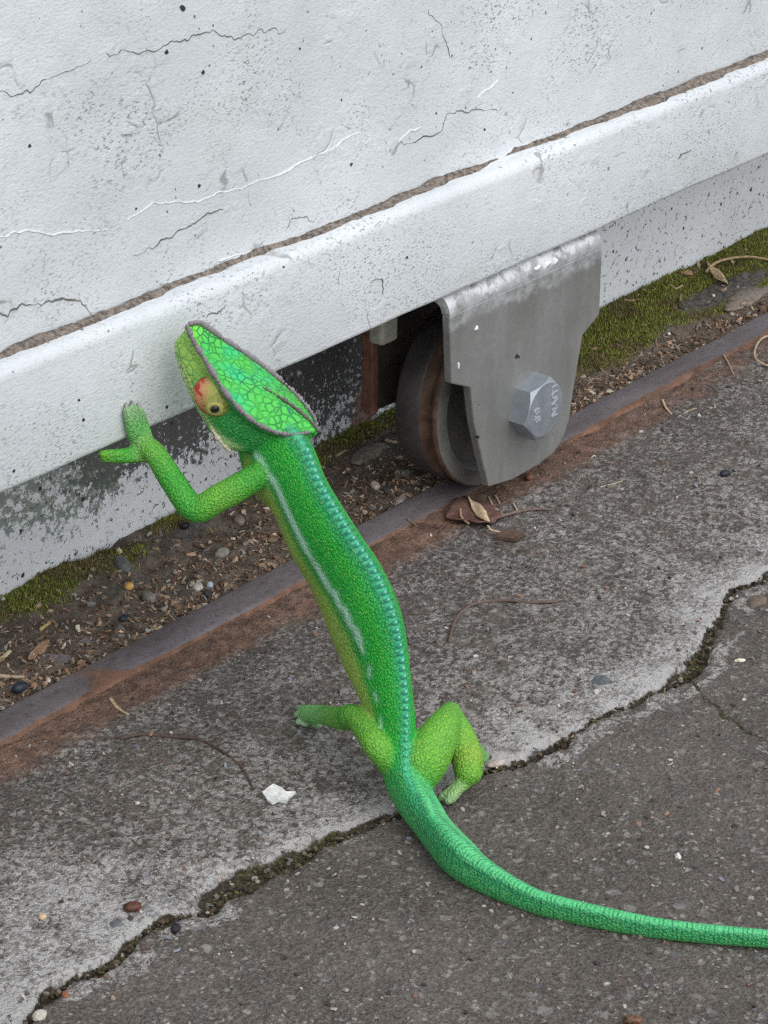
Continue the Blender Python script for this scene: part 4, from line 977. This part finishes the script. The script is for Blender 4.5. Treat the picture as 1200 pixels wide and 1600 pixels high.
pebble('brick_crumb', 'orange brick crumb in the crack', 'crumb', 102, 1553, (3.2, 2.2, 1.8), orange, None, .9, .9, .25, .3, 8)
pebble('seed', 'glossy black seed with an orange end on open concrete', 'seed', 988, 1593, (6.2, 3.6, 3.2), black, lin(150, 104, 70), -.9, .3, .1, .06, 9)
pebble('seed', 'blue-black oval seed on the concrete past the gate wheel', 'seed', 1133, 739, (5.6, 3.6, 3.0), lin(38, 42, 54), None, -.3, .3, .1, .06, 10)
pebble('seed', 'small brown nut lying against the wheel bracket foot', 'seed', 826, 744, (4.6, 3.6, 3.4), lin(122, 82, 62), None, 1.0, .5, .08, .12, 11)
pebble('pebble', 'white chip stone behind the chameleon hind leg', 'stone', 731, 1139, (3.6, 3.2, 2.6), pale, None, .3, .7, .15, .3, 12)
pebble('pebble', 'tiny pale stone beside the chameleon tail base', 'stone', 616, 1256, (2.6, 2.0, 1.8), pale, None, .3, .7, .15, .3, 13)
pebble('pebble', 'pale flat stone above the far part of the tail', 'stone', 956, 1433, (3.4, 2.2, 1.5), lin(176, 176, 178), None, .3, .7, .25, .2, 14)
pebble('pebble', 'little white stone near the branching hair crack', 'stone', 1156, 1031, (4.6, 2.2, 1.6), pale, None, -.7, .7, .25, .2, 15)
pebble('pebble', 'flat dark blue-grey stone embedded above the crack', 'stone', 938, 1062, (9.5, 7.5, 2.6), lin(84, 88, 92), None, .2, .85, .66, .12, 16)
pebble('pebble', 'brown-grey lump wedged where the crack widens', 'stone', 1183, 938, (12, 8, 4.5), lin(100, 88, 78), None, .2, .9, .5, .25, 17)
pebble('pebble', 'pale stone at the toes of the right hind foot', 'stone', 775, 1191, (7.5, 3.6, 2.2), lin(166, 152, 142), None, -.5, .85, .45, .2, 18)
twig('twig', 'curved grey-brown twig on the concrete between track and crack', 'twig', [(702, 1002), (712, 968), (738, 945), (780, 938), (830, 941), (869, 940)], .75, .6, lin(104, 88, 80))
twig('twig', 'long thin dark twig below the rusty strip', 'twig', [(190, 1153), (225, 1147), (265, 1151), (310, 1155), (345, 1172), (378, 1200), (396, 1232)], .7, .35, lin(88, 72, 66))
twig('straw', 'pale split straw at the edge of the rust stain', 'straw', [(173, 1092), (184, 1106), (200, 1116)], .75, .5, tan, flat=.5)
twig('straw', 'short tan straw on the rusty concrete right of the wheel', 'straw', [(1035, 625), (1040, 636), (1049, 647)], .7, .4, lin(196, 170, 140), flat=.6)
twig('straw', 'thin tan straw lying across the far rust edge', 'straw', [(1130, 554), (1138, 568), (1146, 585)], .5, .4, lin(170, 148, 122))
twig('straw', 'short pale straw just beside the tan straw', 'straw', [(1068, 646), (1078, 641), (1088, 638)], .5, .4, lin(150, 138, 118))
twig('stem', 'curled pale stem looping on the far concrete', 'stem', [(1215, 523, 1), (1192, 528, 2), (1180, 545, 3), (1182, 562, 2), (1205, 574, 0)], .6, .5, lin(180, 160, 134))
twig('straw', 'slim straw lying on the steel track', 'straw', [(637, 811), (643, 816), (650, 821)], .5, .4, lin(140, 116, 98))
twig('straw', 'faint grey straw on the concrete past the leaf pile', 'straw', [(938, 761), (955, 757), (972, 752)], .5, .4, lin(150, 136, 122))
# leaf pile by the wheel
def leaf(name, label, base, tipp, w_mm, c, curl=1.5, lift=.6, group=None, n=16, m=7, veincol=None):
    a_, b_ = gpt(*base), gpt(*tipp); ax = b_-a_; L = np.linalg.norm(ax); ax /= L; sd_ = np.cross([0, 0, 1], ax); sd_ /= np.linalg.norm(sd_)
    Vt = []
    for i in range(n):
        u = i/(n-1); wd_ = w_mm*.001*(math.sin(math.pi*min(1, .04+u*.96)**.8)**.8)*(1+.08*math.sin(u*23))
        for j in range(m):
            v = -1+2*j/(m-1); z_ = lift*.001+curl*.001*(v*v)*(.4+.6*math.sin(math.pi*u))+.0007*math.sin(u*7+v*2)+.0004*abs(v < .01)
            Vt.append(a_+(b_-a_)*u+sd_*wd_*v+np.array([0, 0, z_]))
    Vt = np.array(Vt); k_ = len(Vt); V_ = np.concatenate([Vt, Vt-[0, 0, .0005]]); g_ = gridfaces(n, m)
    Fs = [tuple(f) for f in g_]+[tuple(f[::-1]+k_) for f in g_]
    bd = [i*m for i in range(n)]+[(n-1)*m+j for j in range(1, m)]+[i*m+m-1 for i in range(n-2, -1, -1)]+[j for j in range(m-2, 0, -1)]
    for q in range(len(bd)): Fs.append((bd[q], bd[(q+1) % len(bd)], bd[(q+1) % len(bd)]+k_, bd[q]+k_))
    o_ = mesh(name, V_, Fs, stone_mat(c*.7, c*1.25, .8), at=a_); fixn(o_); return tag(o_, label, 'leaf', group)
leaf('dead_leaf', 'curled purple-brown dead leaf on the rust strip below the wheel', (775, 800), (697, 815), 12.5, lin(112, 84, 74), 2.4, .8)
flake('bark_chip', 'square brown bark chip beside the dead leaf', 'bark', 797, 839, 6.6, lin(96, 76, 64), 1.6, 4, .9, 1.0, .02, 21, power=.12)
leaf('seed_pod', 'pale cream seed pod lying across the dead leaf', (763, 826), (731, 787), 2.1, lin(206, 182, 150), -.3, 3.4)['category'] = 'seed pod'
twig('pod_stalk', 'thin pale stalk bent at the end of the seed pod', 'stalk', [(762, 822, 3), (768, 828, 2), (783, 832, 1)], .5, .4, lin(196, 170, 138))
twig('leaf_stalk', 'long grey-brown leaf stalk beside the dead leaf', 'stalk', [(768, 812, 1.5), (795, 803, 1), (830, 796, .5), (864, 796, 0)], .8, .5, lin(116, 98, 88))
twig('curled_sprig', 'tiny forked tan sprig lying on the dead leaf', 'sprig', [(719, 796, 2.2), (721, 808, 2.2), (732, 818, 2.4)], .6, .4, lin(176, 146, 120))
flake('paint_flake', 'small grey-white flake between the leaf stalk and the wheel', 'paint flake', 779, 803, 2.4, lin(150, 140, 134), .7, 9, 1.6, .9, .3, 24)
for k_, (a, b, lab) in enumerate([(766, 782, 'thin straw standing behind the seed pod'), (777, 780, 'pale straw nearest the bracket foot in the leaf pile'), (805, 792, 'white fleck of straw above the leaf stalk')]):
    twig('straw', lab, 'straw', [(a-3, b-5), (a, b), (a+3, b+6)], .5, .4, lin(170, 160, 146))
# soil strip
pebble('pebble', 'golden yellow pebble in a dark hollow of the soil strip', 'stone', 201, 915, (4.6, 4.2, 4.0), gold, lin(226, 186, 120), .3, .35, .15, .22, 31)
pebble('pebble', 'long grey stone below the golden pebble', 'stone', 232, 931, (9.5, 5.0, 4.5), lin(126, 120, 112), None, 1.2, .8, .3, .16, 32)
pebble('pebble', 'rough blue-grey stone above the golden pebble', 'stone', 192, 878, (15, 6.5, 4.5), lin(104, 102, 100), None, 1.0, .85, .4, .2, 33)
pebble('pebble', 'black square-ended pebble below the golden pebble', 'stone', 194, 965, (5.5, 3.6, 3.2), lin(44, 48, 54), None, -.2, .4, .2, .2, 34)
pebble('seed', 'big blue-black berry beside the track end', 'seed', 31, 1073, (6.6, 5.0, 4.6), lin(36, 42, 54), lin(60, 66, 78), -.2, .3, .1, .05, 35)
pebble('brick_crumb', 'pinkish brick crumb next to the blue-black berry', 'crumb', 53, 1070, (3.4, 3, 2.4), lin(160, 120, 98), None, .4, .85, .2, .3, 36)
pebble('seed', 'black seed on the soil under the chameleon elbow', 'seed', 289, 820, (4.4, 3.6, 3.2), lin(28, 30, 34), None, .2, .35, .15, .1, 37)
pebble('pebble', 'rounded brown-grey stone beside the chameleon chest', 'stone', 373, 811, (8.0, 5.0, 4.2), lin(132, 118, 108), None, 1.0, .85, .3, .18, 38)
pebble('pebble', 'wedge of pale grey stone between moss and litter', 'stone', 346, 861, (8.0, 6.0, 3.6), lin(130, 126, 116), None, .2, .85, .35, .3, 39)
pebble('pebble', 'chalky white stone against the track', 'stone', 309, 916, (7.5, 4.5, 3.4), lin(188, 180, 168), None, .5, .85, .3, .25, 40)
pebble('pebble', 'dark slate bit touching the chalky stone', 'stone', 325, 926, (5.5, 4.0, 3.0), lin(62, 62, 64), None, .5, .7, .3, .25, 41)
pebble('pebble', 'bluish white bead of stone near the chalky stone', 'stone', 328, 913, (3.6, 3.0, 2.6), lin(176, 188, 194), None, .5, .6, .2, .2, 42)
pebble('pebble', 'cream bead of stone under the wall foot', 'stone', 186, 861, (3.2, 2.8, 2.6), lin(214, 196, 160), None, .5, .5, .2, .12, 43)
flake('bark_chip', 'flat tan wood sliver on the litter near the moss', 'bark', 61, 1017, 2.3, lin(172, 140, 112), .8, 12, 3.6, .35, .02, 44, power=.2)
twig('straw', 'pale broken straw by the green moss corner', 'straw', [(-8, 1036), (6, 1026), (15, 1018)], .9, .8, lin(196, 180, 146))
twig('straw', 'cream straw lying above the blue-black berry', 'straw', [(0, 1056), (18, 1058), (36, 1058)], .9, .7, lin(190, 170, 144))
twig('straw', 'yellow sliver of straw upright in the litter', 'straw', [(64, 983), (74, 976), (84, 970)], .8, .4, lin(196, 172, 110))
flake('bark_chip', 'bluish scrap of bark in the middle of the litter', 'bark', 91, 1031, 3.4, lin(124, 116, 116), .9, 8, 1.9, -.9, .1, 45)
flake('bark_chip', 'grey round bark scale on the litter below the stones', 'bark', 134, 1004, 2.6, lin(130, 124, 122), .9, 9, 1.0, .2, .1, 46)
pebble('pebble', 'white seed shell at the edge of the track', 'shell', 76, 1062, (3.4, 2.0, 1.8), lin(214, 208, 194), None, .9, .6, .2, .2, 47)
flake('paint_flake', 'small white paint chip at the far left wall foot', 'paint flake', 1, 938, 3.0, white, .9, 8, .6, .2, .2, 48)
pebble('pebble', 'bone white curved stone in the litter behind the neck', 'stone', 586, 757, (7.5, 4.0, 3.8), lin(186, 172, 160), None, 1.1, .8, .25, .22, 49)
pebble('pebble', 'dark slate lump beside the bone white stone', 'stone', 606, 763, (8.0, 6.0, 3.6), lin(74, 74, 72), None, .6, .8, .35, .3, 50)
pebble('pebble', 'grey and white round stone left of the wheel', 'stone', 633, 740, (6.0, 5.0, 4.2), lin(150, 148, 144), None, .6, .8, .25, .25, 51)
pebble('pebble', 'long whitish stone lying along the track edge', 'stone', 626, 780, (10, 4.2, 3.0), lin(170, 166, 160), None, .35, .85, .25, .25, 52)
pebble('pebble', 'whitish grain at the track just before the wheel', 'stone', 664, 765, (3.4, 2.4, 1.8), lin(190, 186, 176), None, .2, .7, .2, .25, 53)
pebble('pebble', 'flat weathered grey rock between moss and litter behind the wheel', 'stone', 578, 705, (26, 12, 5), lin(126, 118, 106), None, .05, .9, .5, .28, 54)
pebble('pebble', 'flat grey rock sunk in the moss at the far right', 'stone', 1165, 462, (44, 15, 5), lin(128, 118, 108), None, .05, .9, .55, .25, 55)
twig('straw', 'cream straw on the moss behind the wheel', 'straw', [(603, 688), (611, 690), (619, 691)], .7, .6, lin(214, 196, 150))
twig('straw', 'short tan straw at the moss edge beside the neck', 'straw', [(526, 712), (533, 708), (540, 704)], .7, .6, lin(180, 160, 126))
leaf('dry_petal', 'curled cream petal strip on the moss by the wall', (1135, 448), (1104, 415), 2.2, lin(206, 180, 142), -1.0, 2.5)['category'] = 'petal'
twig('petal_tail', 'long pale tendril trailing from the cream petal', 'tendril', [(1104, 424, 2), (1118, 411, 3), (1145, 403, 3), (1180, 402, 2), (1225, 412, 1)], .9, .6, lin(176, 152, 118))
flake('dry_petal', 'pinkish scrap of husk at the wall foot', 'husk', 1075, 428, 3.6, lin(196, 150, 118), 1.0, 9, .8, .5, .5, 57)
twig('sprig', 'forked tan sprig on the moss in front of the husk', 'sprig', [(1048, 446, 1), (1056, 451, 1), (1066, 446, 1)], .6, .5, lin(182, 160, 128))
twig('straw', 'tan straw below the forked sprig', 'straw', [(1063, 470), (1064, 462), (1068, 453)], .6, .5, lin(176, 152, 120))
twig('straw', 'pale straw lying by the wall right of the bracket', 'straw', [(977, 469), (988, 470), (997, 468)], .7, .5, lin(200, 176, 138))
for k_, (a, b, l_) in enumerate([(1115, 461, 'white bead of grit on the bare patch of moss'), (1045, 521, 'white bead of grit at the mossy edge of the litter'), (1129, 480, 'pale crumb of grit on the far moss')]):
    pebble('grit_bead', l_, 'grit', a, b, (2.2, 2.0, 1.8), lin(206, 200, 188), None, .2, .6, .2, .2, 60+k_)

# uncountable litter, moss and grit
def chips(n, xy, smin, smax, thin, cols, wts, zf, up=.25, seed=3, sink=.3):
    r_ = np.random.default_rng(seed); VV, FF, CC = [], [], []
    uni = np.array([(-1, -.55, -1), (-.2, -1, -1), (1, -.35, -1), (.7, .8, -1), (-.7, .7, -1), (-1, -.55, 1), (-.2, -1, 1), (1, -.35, 1), (.7, .8, 1), (-.7, .7, 1)], float)*.5
    fc = [(4, 3, 2, 1, 0), (5, 6, 7, 8, 9), (0, 1, 6, 5), (1, 2, 7, 6), (2, 3, 8, 7), (3, 4, 9, 8), (4, 0, 5, 9)]
    cols = np.array(cols); wts = np.array(wts)/sum(wts)
    for i in range(n):
        x_, y_ = xy[i]; L = (smin+(smax-smin)*r_.random()**2.2)*.001; W = L*r_.uniform(*thin); Hh = min(W, L*.5)*r_.uniform(.4, .9)
        V_ = uni*[L, W, Hh]*(1+.25*r_.normal(size=(10, 3))); a_ = r_.uniform(0, 6.28); b_ = r_.normal()*up; c_ = r_.normal()*up
        Rm = np.array(Matrix.Rotation(a_, 3, 'Z') @ Matrix.Rotation(b_, 3, 'Y') @ Matrix.Rotation(c_, 3, 'X')); V_ = V_@Rm.T
        V_[:, 2] += -V_[:, 2].min()*(1-sink)
        b0 = len(VV)*10; VV.append(V_+[x_, y_, zf[i]]); FF += [tuple(q+b0 for q in f) for f in fc]; CC.append(np.tile(cols[r_.choice(len(cols), p=wts)]*r_.uniform(.65, 1.3), (10, 1)))
    return np.concatenate(VV), FF, np.concatenate(CC)
r_ = np.random.default_rng(11)
N = 19000; x = r_.uniform(-.37, .40, N); y = .0190+r_.random(N)**1.35*.069
dn = np.clip(1.15-mossmask(x, y)*1.15-greymask(x, y)*.8, .07, 1)*sstep(.11, .03, y-(.02*(fbm(x, y, 30, 2, 9)-.5)))
dn = np.where(x > .06, dn*sstep(.050, .030, y)*1.3+.07, dn)
kp = r_.random(N) < dn*.98; x, y = x[kp], y[kp]
V, Fc, Cl = chips(len(x), np.c_[x, y], .45, 3.6, (.16, .6), [lin(190, 166, 140), lin(130, 106, 88), lin(212, 198, 178), lin(164, 142, 120), lin(144, 140, 134), lin(94, 80, 70), lin(186, 152, 124), lin(144, 120, 98)], [1.5, 3, .6, 2.4, 1, 2.2, .8, 2.6], soil_z(x, y), .45, 5, .42)
tag(mesh('wood_litter', V, Fc, M_LITTER, smooth=False, cols=Cl), 'loose brown wood chips, seeds and straw filling the soil strip', 'litter', kind='stuff')
print('chips', len(x))
# a line of pale grit swept against the track
N = 900; x = r_.uniform(-.33, .36, N); y = .0188+np.abs(r_.normal(0, .004, N)); keep = fbm(x, y, 25, 3, 14) > .46; x, y = x[keep], y[keep]
V, Fc, Cl = chips(len(x), np.c_[x, y], .8, 3.4, (.5, .9), [pale, tan, lin(170, 166, 160), brown, lin(200, 160, 130)], [2, 2, 1.5, 1, .6], soil_z(x, y), .5, 6, .3)
tag(mesh('track_grit', V, Fc, M_LITTER, smooth=False, cols=Cl), 'pale grit and shells swept up along the steel track', 'grit', kind='stuff')
# moss tufts
N = 120000; x = r_.uniform(-.37, .42, N); y = r_.uniform(.022, .0895, N); mk = mossmask(x, y); kp = (r_.random(N) < np.clip((mk-.38)*2.6, 0, 1)) & (greymask(x, y) < .5); x, y, mk = x[kp], y[kp], mk[kp]
x, y, mk = x[:34000], y[:34000], mk[:34000]; zz = soil_z(x, y); n = len(x)
a_ = r_.uniform(0, 6.28, n); ln_ = r_.uniform(.0007, .0022, n); wd_ = r_.uniform(.00025, .0005, n); lean = r_.uniform(0, .9, n); la = r_.uniform(0, 6.28, n)
b1 = np.stack([x+np.cos(a_)*wd_, y+np.sin(a_)*wd_, zz-.0003], 1); b2 = np.stack([x-np.cos(a_)*wd_, y-np.sin(a_)*wd_, zz-.0003], 1); tp = np.stack([x+np.cos(la)*lean*ln_, y+np.sin(la)*lean*ln_, zz+ln_], 1)
V = np.stack([b1, b2, tp], 1).reshape(-1, 3); Fc = np.arange(3*n).reshape(-1, 3)
g0, g1, g2 = lin(92, 98, 46), lin(168, 172, 84), lin(156, 136, 98); tt = r_.random(n)[:, None]; br = (fbm(x, y, 40, 3, 33) > .56)[:, None]
cb = np.where(br, g0+(g2-g0)*tt, g0+(g1-g0)*tt); Cl = np.repeat(cb, 3, 0); Cl[0::3] *= .8; Cl[1::3] *= .8; Cl[2::3] *= 1.15
tag(mesh('moss', V, Fc, M_MOSS, smooth=False, cols=Cl), 'low green moss growing along the foot of the white wall', 'moss', kind='stuff')
# moss and crumbs inside the crack
cr = catmull(CRK, 1400); wq = np.interp(np.linspace(0, len(CRKW)-1, 1400), np.arange(len(CRKW)), CRKW)
i_ = r_.integers(0, 1399, 1900); off = r_.normal(0, .45, (len(i_), 2))*wq[i_][:, None]; x, y = cr[i_, 0]+off[:, 0], cr[i_, 1]+off[:, 1]
zc_ = conc_h(x, y)-np.clip(wq[i_]*.9, .0015, .0042)*.9
V, Fc, Cl = chips(len(x), np.c_[x, y], .5, 2.2, (.5, .9), [lin(70, 62, 46), lin(88, 84, 52), lin(104, 92, 76), lin(140, 132, 120), lin(60, 52, 44)], [3, 1.2, 3, 1.0, 3], zc_, .6, 8, .3)
tag(mesh('crack_fill', V, Fc, M_LITTER, smooth=False, cols=Cl), 'mossy crumbs of soil packed into the concrete crack', 'crumbs', kind='stuff')
# sand grains loose on the concrete
N = 5200; x = r_.uniform(-.44, .36, N); y = r_.uniform(-.33, -.006, N)
V, Fc, Cl = chips(N, np.c_[x, y], .5, 2.3, (.55, .95), [lin(168, 158, 146), lin(120, 110, 102), lin(86, 78, 72), lin(196, 190, 182), lin(128, 132, 140), lin(140, 110, 92)], [2, 3, 3, .8, 1, .8], conc_h(x, y), .5, 9, .55)
tag(mesh('sand_grains', V, Fc, M_GRIT, smooth=False, cols=Cl), 'fine loose sand grains scattered over the concrete', 'sand', kind='stuff')
